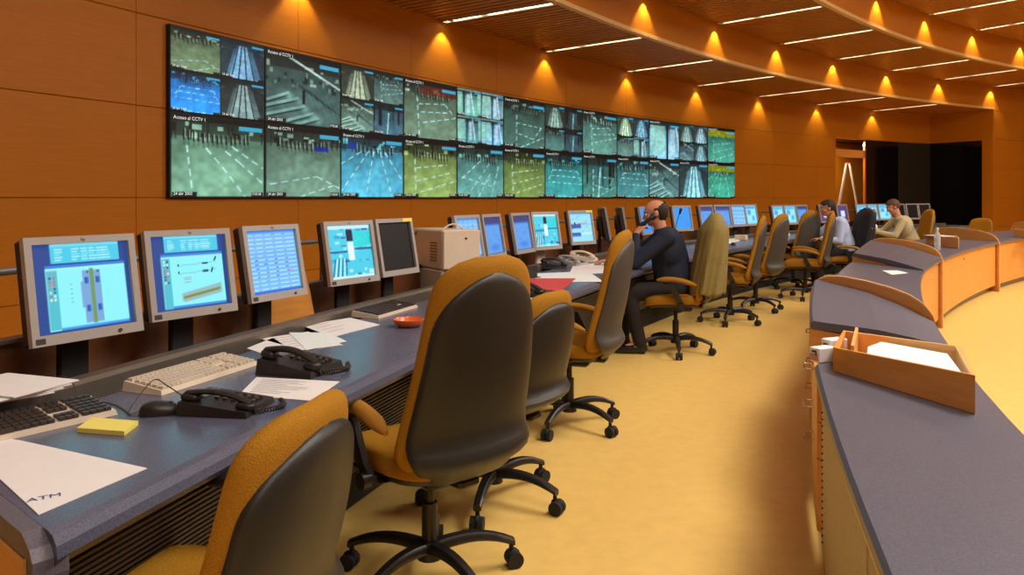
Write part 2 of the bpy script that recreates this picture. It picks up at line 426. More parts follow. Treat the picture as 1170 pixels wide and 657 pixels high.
# ------------------------------------------------------------------ painted screens (drawn with numpy, kept as mesh colours)
class Cv:
    def __init__(s, w, h, bg):
        s.W, s.H = w*2, h*2; s.w, s.h = w, h
        s.a = np.zeros((s.H, s.W, 3)); s.a[:] = np.array(bg)/255.
        s.yy, s.xx = np.mgrid[0:s.H, 0:s.W]; s.xx = (s.xx+.5)/s.W; s.yy = (s.yy+.5)/s.H
    def col(s, m, c, al=1):
        m = (m*al)[..., None] if m.dtype != bool else (m.astype(float)*al)[..., None]
        s.a = s.a*(1-m)+m*np.array(c)/255.
    def rect(s, x0, y0, x1, y1, c, al=1): s.col((s.xx >= x0) & (s.xx < x1) & (s.yy >= y0) & (s.yy < y1), c, al)
    def grad(s, y0, y1, c0, c1, x0=0, x1=1):
        m = (s.yy >= y0) & (s.yy < y1) & (s.xx >= x0) & (s.xx < x1); t = np.clip((s.yy-y0)/(y1-y0), 0, 1)[..., None]
        g = (np.array(c0)*(1-t)+np.array(c1)*t)/255.; s.a = np.where(m[..., None], g, s.a)
    def line(s, p, q, wd, c, dash=0, al=1):
        ax = np.array(p); d = np.array(q)-ax; L = math.hypot(*d)+1e-9; d = d/L
        X = s.xx-ax[0]; Y = s.yy-ax[1]; t = X*d[0]+Y*d[1]; n = abs(X*d[1]-Y*d[0])
        m = (n < wd/2) & (t > 0) & (t < L)
        if dash: m &= ((t/dash) % 1) < .62
        s.col(m, c, al)
    def poly(s, pts, c, al=1):
        m = np.zeros(s.xx.shape, bool); n = len(pts)
        for i in range(n):
            (x0, y0), (x1, y1) = pts[i], pts[(i+1) % n]
            if y0 == y1: continue
            m ^= ((y0 > s.yy) != (y1 > s.yy)) & (s.xx < (x1-x0)*(s.yy-y0)/(y1-y0)+x0)
        s.col(m, c, al)
    def blob(s, x, y, rx, ry, c, al=1):
        s.col(np.exp(-(((s.xx-x)/rx)**2+((s.yy-y)/ry)**2)), c, al)
    def noise(s, amt, n=8):
        g = RNG.rand(n+2, n+2); fx = s.xx*n; fy = s.yy*n; ix = fx.astype(int); iy = fy.astype(int); fx -= ix; fy -= iy
        v = (g[iy, ix]*(1-fx)+g[iy, ix+1]*fx)*(1-fy)+(g[iy+1, ix]*(1-fx)+g[iy+1, ix+1]*fx)*fy
        s.a = s.a*(1+amt*(v[..., None]-.5)*2)
    def out(s):
        a = s.a.reshape(s.h, 2, s.w, 2, 3).mean((1, 3)); a = np.clip(a, 0, 1)
        return np.where(a <= .04045, a/12.92, ((a+.055)/1.055)**2.4)
def screen_mesh(name, img, wd, ht, m, parent, M=None, curve=None):
    h, w = img.shape[:2]
    xs = np.linspace(-wd/2, wd/2, w); zs = np.linspace(ht/2, -ht/2, h)
    X, Z = np.meshgrid(xs, zs); co = np.stack([X, np.zeros_like(X), Z], -1).reshape(-1, 3)
    idx = np.arange(w*h).reshape(h, w)
    f = np.stack([idx[1:, :-1], idx[1:, 1:], idx[:-1, 1:], idx[:-1, :-1]], -1).reshape(-1, 4)
    me = bpy.data.meshes.new(name)
    me.vertices.add(w*h); me.vertices.foreach_set('co', co.ravel())
    me.loops.add(f.size); me.loops.foreach_set('vertex_index', f.ravel().astype(np.int32))
    me.polygons.add(len(f)); me.polygons.foreach_set('loop_start', (np.arange(len(f))*4).astype(np.int32))
    me.update(calc_edges=True)
    ca = me.color_attributes.new('Col', 'FLOAT_COLOR', 'POINT')
    ca.data.foreach_set('color', np.concatenate([img.reshape(-1, 3), np.ones((w*h, 1))], 1).ravel())
    me.materials.append(m)
    o = bpy.data.objects.new(name, me); COL.objects.link(o); o.parent = parent
    if M is not None: o.matrix_local = M
    return o
TXT = {}
M_txtW = emit_mat('caption_white', (.75, .85, .85), .8)
def text(name, s, size, m, parent, loc, align='LEFT', rx=PI/2):
    if s not in TXT:
        c = bpy.data.curves.new(name, 'FONT'); c.body = s; c.size = 1; c.align_x = align; c.resolution_u = 2
        o = bpy.data.objects.new(name, c); COL.objects.link(o)
        dg = bpy.context.evaluated_depsgraph_get(); TXT[s] = bpy.data.meshes.new_from_object(o.evaluated_get(dg))
        bpy.data.objects.remove(o)
    me = TXT[s]
    if not me.materials: me.materials.append(m)
    o = bpy.data.objects.new(name, me); COL.objects.link(o); o.parent = parent
    o.location = loc; o.rotation_euler = (rx, 0, 0); o.scale = (size, size, size)
    return o
LN = (175, 222, 222); BAR = (58, 165, 205)
def feed(w, h, kind, fl, top=(30, 38, 36), lines=(), seed=0, hor=.3, bright=None):
    r = random.Random(seed)
    c = Cv(w, h, fl); dk = tuple(x*.62 for x in fl)
    c.grad(hor, 1, tuple(x*.8 for x in fl), tuple(min(255, x*1.12) for x in fl))
    c.grad(0, hor, top, tuple(x*.55 for x in fl))
    c.blob(.5, .75, .4, .3, tuple(min(255, x*1.25) for x in fl), .5)
    if kind == 'hall':
        for i in range(16):
            x = r.random(); y = hor*(.35+.5*r.random()); c.rect(x, y, x+.02+.08*r.random(), y+.02+.05*r.random(), tuple(min(255, x2*1.35+25) for x2 in fl) if i % 2 else (14, 20, 20), .65)
        for i in range(7): x = r.random(); c.rect(x, hor*.3, x+.012, hor*1.15, (18, 24, 22), .7)
        nP = 9+r.randrange(7); x0 = .08+.14*r.random(); dx_ = (.84-x0)/nP; bow = .03+.09*r.random(); sl = (r.random()-.5)*.10
        for i in range(nP):
            x = x0+dx_*(i+.25*r.random()); q = (i/nP-.5); hh = .085+.05*abs(q)+.02*r.random(); y = hor-.05-bow*q*q*2+sl*q+.02
            c.rect(x, y, x+.42*dx_, y+hh, (20, 27, 24), .85); c.rect(x+.42*dx_, y-.012, x+.60*dx_, y+hh*.75, (205, 222, 205), .55)
            c.rect(x, y+hh, x+.6*dx_, y+hh*1.5, tuple(x2*.6 for x2 in fl), .5)
        c.grad(0, hor*.32, top, tuple(x2*.9 for x2 in top))
    elif kind == 'concourse':
        for i in range(14):
            x = r.random(); y = .12+.3*r.random(); c.rect(x, y, x+.1*r.random()+.02, y+.08*r.random()+.01, (190, 215, 190) if i % 2 else (15, 30, 40), .55)
        c.line((.3, .08), (1, .42), .03, (200, 220, 215), al=.8)
        for i in range(9): c.line((.35+.05*i, .42+.03*i), (.6+.05*i, .52+.035*i), .012, (40, 60, 70), al=.8)
        br = tuple(min(255, x*1.75) for x in fl); mdc = tuple(min(255, x*1.25) for x in fl)
        for i in range(26):
            x = r.random(); y = .22+.25*r.random(); c.rect(x, y, x+.03*r.random()+.01, y+.05*r.random()+.02, br if i % 3 else (12, 22, 28), .6)
        for x0, y0, x1, y1 in ((.0, .78, .42, .62), (.0, .90, .50, .72), (.15, 1.0, .62, .80), (.35, 1.0, .70, .86), (.02, .70, .30, .56)):
            c.line((x0, y0), (x1, y1), .035, br, al=.8); c.line((x0, y0+.035), (x1, y1+.035), .014, (18, 30, 28), al=.8)
            c.blob(x1, y1+.05, .05, .05, br, .7)
        for i in range(6): c.line((.55+.06*i, .55), (.75+.06*i, 1), .010, mdc, al=.7)
        c.rect(.47, .5, .5, .7, (15, 22, 22))
    elif kind == 'escalator':
        c.poly([(.38, .15), (.62, .15), (.78, 1), (.2, 1)], tuple(min(255, x*1.3+25) for x in fl))
        for x0, x1 in ((.40, .24), (.47, .4), (.53, .58), (.6, .76)): c.line((x0, .15), (x1, 1), .03, (20, 28, 30), al=.8)
        c.poly([(0, .3), (.3, .2), (.12, 1), (0, 1)], (40, 48, 46), .7); c.poly([(1, .3), (.7, .2), (.92, 1), (1, 1)], (30, 38, 42), .7)
    elif kind == 'doors':
        c.xx = (c.xx*(.8+.5*r.random())+.3*r.random()) % 1.0
        c.rect(.1, .15, .5, .85, (150, 205, 190), .7); c.rect(.55, .1, .6, 1, (20, 30, 30)); c.rect(.66, .2, .8, .9, (170, 200, 215), .8)
        c.line((.82, .1), (.95, .9), .04, (190, 215, 230)); c.rect(0, 0, 1, .09, (160, 190, 190), .6)
    elif kind == 'dark':
        for i in range(8):
            x = r.random(); c.rect(x, .1, x+.05, .5+.3*r.random(), (20, 26, 28), .8)
        c.rect(.3, .25, .7, .8, (60, 100, 110), .5); c.line((.5, .3), (.45, 1), .04, (150, 200, 200))
    for l in lines:
        for p, q in zip(l[:-1], l[1:]): c.line(p, q, .016, LN, dash=.14, al=.9)
    c.yy, c.xx = np.mgrid[0:c.H, 0:c.W]; c.xx = (c.xx+.5)/c.W; c.yy = (c.yy+.5)/c.H
    c.noise(.09, 9); c.noise(.10, 20)
    return c
def finish(c, small=False):
    c.a = np.clip((c.a-.08)*1.22, 0, 1)
    c.rect(0, 0, 1, .012, (10, 16, 18)); c.rect(0, 0, .014, 1, (10, 16, 18)); c.rect(.988, 0, 1, 1, (10, 16, 18)); c.rect(0, .985, 1, 1, (12, 18, 18))
    c.rect(.70, .10, .97, .155, BAR)
    c.rect(.02, .93, .26, .985, (18, 24, 20)); c.rect(.84, .93, .98, .985, (18, 24, 20))
    return c
L1 = [[(.16, .38), (.22, .98)], [(.35, .4), (.52, .62), (.78, 1)], [(.55, .42), (.7, .55), (.98, .82)], [(.62, .36), (.98, .62)]]
L2 = [[(.06, .82), (.66, .7), (.9, .82), (.4, 1)], [(.66, .7), (.98, .86)]]
L3 = [[(.42, .28), (.0, .92)], [(.5, .28), (.38, .98)], [(.6, .28), (.8, .98)], [(.68, .28), (.98, .72)], [(.3, .3), (0, .5)]]
L4 = [[(.24, .3), (.28, .98)], [(.26, .42), (.75, .36), (.97, .58), (.28, .74)], [(.3, .55), (.85, .5)]]
L5 = [[(.1, .65), (.5, .3)], [(.2, .98), (.68, .35)], [(.45, .98), (.72, .5)], [(.1, .62), (.72, .78)], [(.88, .4), (.72, .98)]]
L6 = [[(.2, .35), (.22, .98)], [(.22, .5), (.8, .42)], [(.22, .72), (.92, .55)], [(.3, .9), (.98, .7)]]
L7 = [[(.1, .6), (.2, .4), (.85, .42), (.97, .7), (.1, .66)], [(.15, .52), (.9, .55)], [(.05, .95), (.9, .98)]]
L8 = [[(.3, .35), (.3, .95)], [(.3, .5), (.9, .55), (.7, .8), (.3, .7)], [(.4, .98), (.95, .75)]]
lower = [('hall', (112, 152, 130), L1, 'pale green hall, dashed lines'), ('hall', (108, 138, 122), L2, 'turnstiles under escalators'),
         ('hall', (82, 158, 182), L3, 'bright cyan hall, fanned lines'), ('hall', (128, 150, 92), L6, 'olive green hall with turnstiles'),
         ('hall', (92, 142, 136), L5, 'teal hall, crossing lines'), ('hall', (112, 132, 78), L6, 'olive hall, wide lines'),
         ('hall', (62, 142, 142), L7, 'teal floor, dashed lanes'), ('dark', (70, 120, 112), L8, 'grey green hall, standing figure'),
         ('hall', (72, 128, 132), L7, 'dim teal hall'), ('concourse', (84, 116, 116), [], 'grey concourse with benches'),
         ('escalator', (100, 148, 160), [], 'moving walkway seen end on'), ('hall', (66, 150, 128), L3, 'green hall, yellow top')]
upper = [('quad', [('hall', (105, 125, 98), L2), ('escalator', (75, 110, 135), []), ('hall', (48, 135, 215), L7), ('escalator', (85, 105, 105), [])], None, 'four views, one bright blue'),
         ('concourse', (72, 96, 92), [], 'busy concourse, escalator tops'),
         ('quad', [('escalator', (110, 120, 100), []), ('hall', (85, 110, 105), L4), ('concourse', (95, 120, 110), []), ('dark', (70, 100, 115), [])], None, 'four grey green station views'),
         ('hall', (100, 122, 105), L4, 'grey hall, rust red top'),
         ('quad', [('doors', (105, 165, 150), []), ('doors', (115, 150, 160), []), ('doors', (85, 130, 135), []), ('doors', (110, 160, 190), [])], None, 'four pale teal doorway views'),
         ('hall', (70, 100, 92), L8, 'dark grey green hall'),
         ('quad', [('escalator', (95, 120, 110), []), ('dark', (50, 60, 62), []), ('hall', (80, 115, 112), []), ('dark', (60, 80, 90), [])], None, 'four views, two of them dark'),
         ('hall', (88, 130, 120), L4, 'pale grey green hall'),
         ('quad', [('escalator', (130, 160, 130), []), ('escalator', (90, 130, 150), []), ('hall', (95, 125, 120), []), ('doors', (80, 115, 120), [])], None, 'four pale views'),
         ('doors', (120, 170, 190), [], 'bright pale blue doorway'),
         ('quad', [('escalator', (100, 130, 125), []), ('escalator', (110, 140, 150), []), ('concourse', (80, 105, 110), []), ('escalator', (95, 130, 135), [])], None, 'four grey stair views'),
         ('hall', (70, 140, 125), L6, 'teal hall, olive top')]
CA0 = 27.73; CDA = 1.752; CH = .76; RV = R1-.055
CWD = 2*RV*math.tan(math.radians(CDA/2))
for i in range(12):
    for row in (0, 1):
        spec = lower[i] if row == 0 else upper[i]
        a = CA0+CDA*(i+.5); z = EYE+CH*(row+.5)+.0
        lab = '%s display from left, %s row of video wall: %s' % (ORD[i], 'lower' if row == 0 else 'upper', spec[3])
        o = thing('video_display', lab, 'video screen', P(a, RV, z-CH/2), PI/2-math.radians(a), 'displays of the curved video wall')
        # local: +x runs away along the wall; the screen looks down -y
        MB().box((0, .028, CH/2), (CWD-.002, .05, CH-.002)).build('housing', M_blackm, o)
        Wd, Hd = CWD-.012, CH-.010
        pw = max(30, int(round([104, 86, 71, 61, 54, 48, 44, 41, 38, 36, 33, 33][i]*1.1))); ph = int(round([92, 82, 74, 67, 61, 57, 53, 49, 46, 44, 42, 40][i]*1.1))
        T = Matrix.Translation((0, 0, CH/2))
        if spec[0] == 'quad':
            for q in range(4):
                kd, flc, ls = spec[1][q]; c = finish(feed(pw//2, ph//2, kd, flc, lines=ls, seed=i*9+q, hor=.25))
                sx, sz = (-1, 1)[q % 2], (1, -1)[q//2]
                fo = screen_mesh('camera_image', c.out(), Wd/2-.002, Hd/2-.002, M_scrV, o, Matrix.Translation((sx*Wd/4, -.002, CH/2+sz*Hd/4)))
                if i < 6: text('caption', '24 abr 2003', .030, M_txtW, fo, (-Wd/4+.02, -.002, -Hd/4+.014))
        else:
            kd, flc, ls = spec[:3]
            c = feed(pw, ph, kd, flc, lines=ls, seed=i*9+5+row, hor=.27 if row == 0 else .24)
            if row == 1 and i == 3: c.rect(.3, .1, .98, .24, (120, 40, 25), .6)
            if i == 11: c.rect(.02, .08, .98, .26, (170, 165, 20), .65)
            if row == 0 and i == 2: c.rect(.12, .16, .24, .26, (25, 60, 150), .8)
            if row == 0 and i == 1: c.rect(.62, .27, .82, .34, (25, 50, 140), .9)
            c.rect(0, 0, 1, .09, (16, 22, 22), .8)
            fo = screen_mesh('camera_image', finish(c).out(), Wd, Hd, M_scrV, o, Matrix.Translation((0, -.002, CH/2)))
            text('caption', 'Acceso al CCTV 1', .045, M_txtW, fo, (-Wd/2+.03, -.002, Hd/2-.058))
            text('caption', '24 abr 2003', .040, M_txtW, fo, (-Wd/2+.03, -.002, -Hd/2+.02))
            text('caption', '17:05:08', .035, M_txtW, fo, (Wd/2-.165, -.002, -Hd/2+.02))
# ------------------------------------------------------------------ the long curved console
RD = 24.84; B0 = 14.8; B1 = angd(1098, 25.3); ZT = .74
desk = thing('control_console', 'long curved console with speckled blue grey top running along the screen wall', 'desk', (0, 0, 0))
SH = 1.04
def darc(prof, name, m, step=.5, b0=B0, b1=B1, parent=desk, sm=False, kind=None):
    mb = MB(); arc(mb, prof, b0, b1, step, Pd, shear=SH, r0=RD); return mb.build(name, m, parent, sm, kind=kind)
darc([(RD+.05, .672), (RD+.015, .68), (RD, .70), (RD+.003, .722), (RD+.02, .736), (RD+.04, ZT), (RD+.675, ZT), (RD+.675, .70), (RD+.1, .70)], 'worktop', M_lamD)
darc(rect(RD+.675, RD+.79, .66, .685), 'cable_trough', M_blackm)
darc([(RD+.79, .68), (RD+.785, .765), (RD+.80, .777), (RD+.85, .777), (RD+.862, .765), (RD+.862, .68)], 'edge_rail', M_rail)
darc(rect(RD+.862, RD+1.13, .66, .70), 'rear_shelf', M_brownb)
darc(rect(RD+1.13, RD+1.15, .03, .87), 'back_panel', mat('back_panel_brown', (.16, .06, .022), .28, var=.1), 1)
darc(rect(RD+1.11, RD+1.17, .87, .882), 'back_ledge', M_rail, 1)
# horizontal pipe behind the monitors with its brackets
mb = MB(); n = 60
mb.tube([Pd(B0+1+(B1-B0-1)*i/n, RD+1.19, 1.10) for i in range(n+1)], .014, 10); mb.build('pipe_rail', M_pipe, desk, True)
k = B0+2.2
while k < B1:
    mb = MB(); mb.tube([Pd(k, RD+1.165, .80), Pd(k, RD+1.165, 1.12)], .010, 6); mb.build('rail_bracket', M_pipe, desk, True); k += 3.9
# ventilated apron that slants under the top
NS = 20
mb = MB()
for i in range(NS):
    q = i/(NS-1); r = RD+.045+.20*q; z = .655-.36*q
    arc(mb, [(r, z), (r+.004, z-.009), (r+.03, z-.009), (r+.03, z)], B0+.05, B1, 1.0, Pd, shear=SH, r0=RD)
mb.build('apron_slats', mat('apron_slat_metal', (.05, .04, .032), .45), desk, kind='stuff')
darc([(RD+.10, .67), (RD+.13, .67), (RD+.33, .29), (RD+.30, .28)], 'apron_backing', M_blackm, 1)
darc(rect(RD+.45, RD+.48, .0, .66), 'kick_panel', M_blackm, 1)
# end panel: timber face framed by a thick laminate rim
def endprof(ins):
    pts = [(1.0, ZT-ins), (.06, ZT-ins), (.02+ins*.7, ZT-.02-ins), (.003+ins, .70), (.0+ins, .67), (.008+ins, .635), (.04+ins, .57), (.10+ins, .46), (.16+ins, .34), (.21+ins, .18), (.21+ins, .0+ins), (1.0, .0+ins)]
    return pts
def endplate(prof, t0, t1, name, m):
    e0 = Vector(Pd(B0, RD)); e1 = Vector(Pd(B0+SH*1.0, RD+1.0)); d = (e1-e0).normalized(); nrm = Vector((d.y, -d.x, 0))
    if nrm.y > 0: nrm = -nrm
    mb = MB(); n = len(prof); vs = []
    for tt in (t0, t1):
        for s_, z in prof: p = e0+d*s_+nrm*tt; vs.append((p.x, p.y, z))
    mb.add(vs, [tuple(range(n-1, -1, -1)), tuple(range(n, 2*n))]+[(i, (i+1) % n, n+(i+1) % n, n+i) for i in range(n)])
    return mb.build(name, m, desk)
endplate([(p+.012, z-(.0006 if z == ZT else 0)) for p, z in endprof(0)], -.024, .035, 'end_rim', M_lamE)
endplate(endprof(.045), .03, .039, 'end_panel', M_cwood)
def bdesk(p): return math.atan2(p[1]-DY, DX-p[0])
def drot(p): return PI/2-bdesk(p)

# ------------------------------------------------------------------ monitors
def ui(kind, w, h, seed=0):
    r = random.Random(seed)
    if kind in ('plan', 'plan2'):
        c = Cv(w, h, (38, 70, 140))
        c.rect(.19, .0, .90, .22, (70, 200, 232)); c.rect(.19, 0, .9, .035, (120, 215, 240))
        for i in range(5):
            y = .06+.03*i
            for x in (.23, .40, .50, .58, .66, .72): c.rect(x, y, x+.05+.04*r.random(), y+.014, (190, 245, 250), .8)
        c.rect(.13, .24, .95, .97, (140, 240, 246)); c.rect(.13, .24, .95, .275, (45, 130, 225)); c.rect(.13, .275, .95, .30, (160, 240, 245))
        c.rect(.14, .30, .24, .96, (80, 190, 205))
        for i in range(16): c.rect(.155+.04*(i % 2), .33+.04*(i//2), .18+.04*(i % 2), .355+.04*(i//2), [(220, 80, 90), (240, 250, 250), (30, 60, 120), (200, 120, 140)][r.randrange(4)], .8)
        c.rect(.24, .94, .95, .97, (60, 150, 230))
        if kind == 'plan':
            c.rect(.49, .32, .68, .92, (120, 165, 215)); c.rect(.47, .45, .50, .75, (120, 165, 215)); c.rect(.565, .30, .605, .93, (110, 150, 90))
            for x, y in ((.51, .40), (.625, .40), (.51, .72), (.625, .72)): c.rect(x, y, x+.04, y+.075, (40, 90, 190))
            for x in (.53, .64): c.poly([(x, .33), (x+.03, .33), (x+.015, .36)], (30, 40, 60))
            for i in range(5): c.rect(.36, .47+.05*i, .38, .475+.05*i, (40, 80, 90))
        else:
            for y in (.41, .52): c.line((.35, y), (.85, y-.03), .006, (120, 150, 170)); c.rect(.66, y-.03, .74, y, (30, 60, 90))
            c.line((.83, .37), (.86, .31), .018, (20, 30, 60)); c.line((.78, .53), (.80, .46), .018, (20, 30, 60))
            for x in (.36, .36): c.rect(.34, .38, .355, .42, (20, 40, 80)); c.rect(.34, .48, .355, .52, (20, 40, 80))
            c.poly([(.36, .78), (.90, .68), (.90, .82), (.40, .90), (.36, .88)], (150, 185, 190)); c.line((.38, .84), (.88, .76), .035, (120, 140, 60))
            for i in range(3): c.rect(.40, .57+.03*i, .50, .575+.03*i, (190, 80, 110))
    elif kind == 'list':
        c = Cv(w, h, (120, 190, 245)); c.grad(0, 1, (110, 180, 245), (125, 200, 250))
        for i in range(14):
            y = .07+.065*i; c.rect(.03, y, .97, y+.018, (205, 240, 252), .7); c.rect(.03, y+.018, .97, y+.04, (90, 160, 235), .5)
            for x in (.12, .3, .5, .72): c.rect(x+.05*r.random(), y+.003, x+.08, y+.014, (60, 110, 170), .8)
        c.rect(0, 0, 1, .045, (60, 130, 225)); c.rect(.0, .95, 1, 1, (40, 110, 220))
        c.rect(.75, .66, .88, .68, (220, 90, 90), .6)
    elif kind == 'cctv':
        c = Cv(w, h, (70, 205, 232))
        for i in range(45):
            x, y = r.random(), r.random()
            c.rect(x, y, x+.12*r.random()+.02, y+.07*r.random()+.01, [(230, 252, 255), (10, 50, 120), (30, 150, 200), (200, 250, 255)][r.randrange(4)], .75)
        for i in range(7): c.line((.05+.05*i, .98), (.15+.04*i, .62), .018, (240, 255, 255) if i % 2 else (15, 60, 120))
        c.rect(.43, .0, .60, .12, (200, 240, 250)); c.rect(.44, .08, .58, .30, (12, 22, 60)); c.rect(.45, .32, .58, .66, (225, 250, 255)); c.rect(0, .0, 1, .07, (190, 240, 250)); c.rect(0, .48, .43, .51, (10, 60, 130)); c.rect(.6, .44, 1, .47, (10, 60, 130))
        c.rect(.60, .14, .98, .42, (25, 215, 215), .85); c.rect(0, .95, 1, 1, (200, 240, 255))
    elif kind == 'off':
        c = Cv(w, h, (22, 24, 20)); c.noise(.15, 12)
    elif kind == 'ui':
        c = Cv(w, h, (62, 66, 120)); c.rect(.08, .2, .95, .97, (95, 160, 235)); c.rect(.08, .2, .95, .24, (50, 110, 215))
        for i in range(26): x, y = .15+.7*r.random(), .3+.6*r.random(); c.rect(x, y, x+.04, y+.02, (50, 100, 190), .8)
        c.blob(.55, .82, .25, .08, (60, 120, 220), .8)
    elif kind == 'sched':
        c = Cv(w, h, (150, 222, 245)); c.rect(0, 0, 1, .06, (60, 140, 230))
        for i in range(8): c.rect(.05, .1+.1*i, .95, .105+.1*i, (90, 160, 220), .7)
        c.rect(.0, .40, .5, .53, (45, 90, 175)); c.rect(.0, .68, .45, .8, (45, 90, 175)); c.rect(.35, .36, .8, .40, (215, 130, 90)); c.rect(.45, .7, .95, .73, (240, 250, 255))
        for i in range(12): x = r.random()*.8; c.rect(x, .12+.06*i, x+.1, .135+.06*i, (60, 110, 180), .6)
    elif kind == 'blue':
        c = Cv(w, h, (50, 150, 240)); c.noise(.03, 4)
    elif kind == 'cyan':
        c = Cv(w, h, (110, 215, 245)); c.rect(.1, .1, .9, .9, (150, 235, 250)); c.rect(.2, .25, .5, .5, (60, 130, 220), .7); c.rect(.1, .1, .9, .17, (60, 140, 230)); c.rect(.55, .55, .8, .8, (90, 180, 235))
    elif kind == 'purple':
        c = Cv(w, h, (95, 60, 120)); c.rect(.35, .35, .75, .75, (200, 235, 250)); c.rect(.05, .05, .95, .12, (70, 90, 170))
    return c
W_M, H_M = .375, .350
def monitor(u0, u1, kind, label, i, px=100, group='flat monitors along the console', psi=None, off=0, stand='dark', zt=1.217):
    u0 += (u1-u0)*.045; u = (u0+u1)/2; X, Y = ray(u, RD+.93)
    rd = math.degrees(math.atan2(Y, X))
    if psi is None:
        psi = rd-80
        for q in range(0, 200):
            ps = rd-2-q*.5; c_, s_ = math.cos(math.radians(ps))*.1875, math.sin(math.radians(ps))*.1875
            if F*((X+c_)/(Y+s_)-(X-c_)/(Y-s_)) >= u1-u0 or ps < 22: psi = ps; break
    z0 = .70
    o = thing('computer_monitor', label, 'monitor', (X, Y, z0), math.radians(psi), group)
    zc = zt-H_M/2-z0
    T = Matrix.Translation((0, 0, zc)) @ Matrix.Rotation(math.radians(-10), 4, 'X')
    d = .05
    mb = MB(); mb.box((0, .03, 0), (W_M-.006, .045, H_M-.006), M=T, bev=.008); mb.box((0, .065, -.02), (.26, .04, .22), M=T, bev=.012); mb.build('rear_housing', M_monback, o)
    mb = MB(); s = .024; bt = .034
    for cx_, cz, w_, h_ in ((-W_M/2+s/2, 0, s, H_M), (W_M/2-s/2, 0, s, H_M), (0, H_M/2-s/2, W_M-2*s, s), (0, -H_M/2+bt/2, W_M-2*s, bt)):
        mb.box((cx_, -.003, cz), (w_, .024, h_), M=T)
    mb.build('bezel', M_silver, o)
    img = ui(kind, max(14, px), max(14, int(px*.85)), i).out()
    if kind == 'off': img *= .35
    screen_mesh('screen', img, W_M-2*s, H_M-s-bt, M_scrM, o, T @ Matrix.Translation((0, .001, (bt-s)/2)))
    if px > 40:
        t_ = text('logo', 'hp', .014, M_ink, o, (0, 0, 0)); t_.matrix_local = T @ Matrix.Translation((-.006, -.016, H_M/2-.018)) @ Matrix.Rotation(PI/2, 4, 'X') @ Matrix.Scale(.016, 4)
        MB().cyl((.10, -.014, -H_M/2+.015), (.10, -.020, -H_M/2+.015), .006, M=T).build('power_button', M_brownb, o)
        mb = MB(); mb.box((-W_M/2+.025, -.0155, -H_M/2+.016), (.03, .001, .018), M=T); mb.build('badge', M_brownb, o)
    sm = M_blackm if stand == 'dark' else M_beige
    mb = MB(); mb.box((0, .07, zc*.5), (.10 if stand == 'dark' else .12, .03, zc+.02), bev=.006); mb.box((0, .075, zc-.02), (.12, .05, .12), bev=.006); mb.build('stand_column', sm, o)
    mb = MB(); mb.box((0, .05, .006), (.2, .15, .012), bev=.004); mb.build('stand_foot', sm, o)
    if kind in ('sched', 'off') and i in (4, 9):
        mb = MB(); mb.box((.13, -.017, H_M/2-.012), (.10, .002, .022), M=T); mb.build('yellow_sticker', M_yel, o)
    return o
MON = [(27, 160, 'plan', 'leftmost monitor, showing a vertical station plan beside a tool strip', 112),
 (165, 267, 'plan2', 'second monitor from the left, showing a slanted track plan in a window', 96),
 (278, 345, 'list', 'third monitor from the left, filled with a pale blue striped table', 72),
 (370, 429, 'cctv', 'monitor showing bright camera pictures, joined to a switched off screen', 66),
 (430, 473.5, 'off', 'switched off black monitor with a yellow sticker on its top edge', 40),
 (520, 550, 'list', 'blue monitor half hidden behind the beige computer case', 34),
 (552, 574, 'ui', 'narrow seen blue monitor just right of the beige computer case', 34),
 (585, 607, 'ui', 'monitor with dark upper band, left neighbour of the white stand monitor', 34),
 (607, 639, 'cctv', 'monitor with cyan camera pictures on a pale stand', 36),
 (649, 678, 'sched', 'monitor with blue timetable bars behind the gooseneck microphone', 34),
 (684, 700, 'off', 'monitor seen almost from its edge, left of the phoning man, nearer one', 16),
 (706, 718, 'off', 'monitor seen almost from its edge, just left of the phoning man, farther one', 16),
 (731, 744, 'blue', 'blue monitor hidden mostly behind the head of the phoning man', 20),
 (768, 790, 'blue', 'plain blue monitor right of the phoning man with microphone before it', 26),
 (799, 815, 'ui', 'first of the four monitors behind the chair draped in olive cloth', 20),
 (816, 835, 'ui', 'second of the four monitors right of the olive draped chair', 22),
 (835, 852, 'list', 'third of the four monitors right of the olive draped chair, striped', 22),
 (851, 865, 'cyan', 'last of the four monitors right of the olive draped chair', 20),
 (882, 896, 'cyan', 'left one of three monitors before the man in pale blue shirt', 18),
 (896, 910, 'cyan', 'middle one of three monitors before the man in pale blue shirt', 18),
 (910, 923, 'ui', 'right one of three monitors before the man in pale blue shirt', 18),
 (936, 948, 'purple', 'dim monitor peeping out left of the face of the man in blue shirt', 14),
 (956, 968.5, 'purple', 'purple monitor with a white square behind the man in blue shirt', 16),
 (978, 991, 'cyan', 'leftmost cyan monitor above the black jacket', 16),
 (991, 1003, 'cyan', 'middle cyan monitor left of the man in beige sweater', 16),
 (1003, 1018, 'cyan', 'cyan monitor right before the face of the man in beige sweater', 16),
 (1022, 1034, 'off', 'dark monitor just behind the head of the man in beige sweater', 14),
 (1035, 1049, 'off', 'second dark monitor right of the man in beige sweater', 14),
 (1049, 1063, 'off', 'last dark monitor at the far end of the console', 14)]
for i, (u0, u1, kd, lab, px) in enumerate(MON):
    ps = None
    if i in (10, 11):
        X, Y = ray((u0+u1)/2, RD+.93); ps = math.degrees(math.atan2(Y, X))+6
    monitor(u0, u1, kd, lab, i, px, psi=ps, stand='pale' if i == 8 else 'dark', zt=1.245 if i > 9 and i < 18 else 1.222)

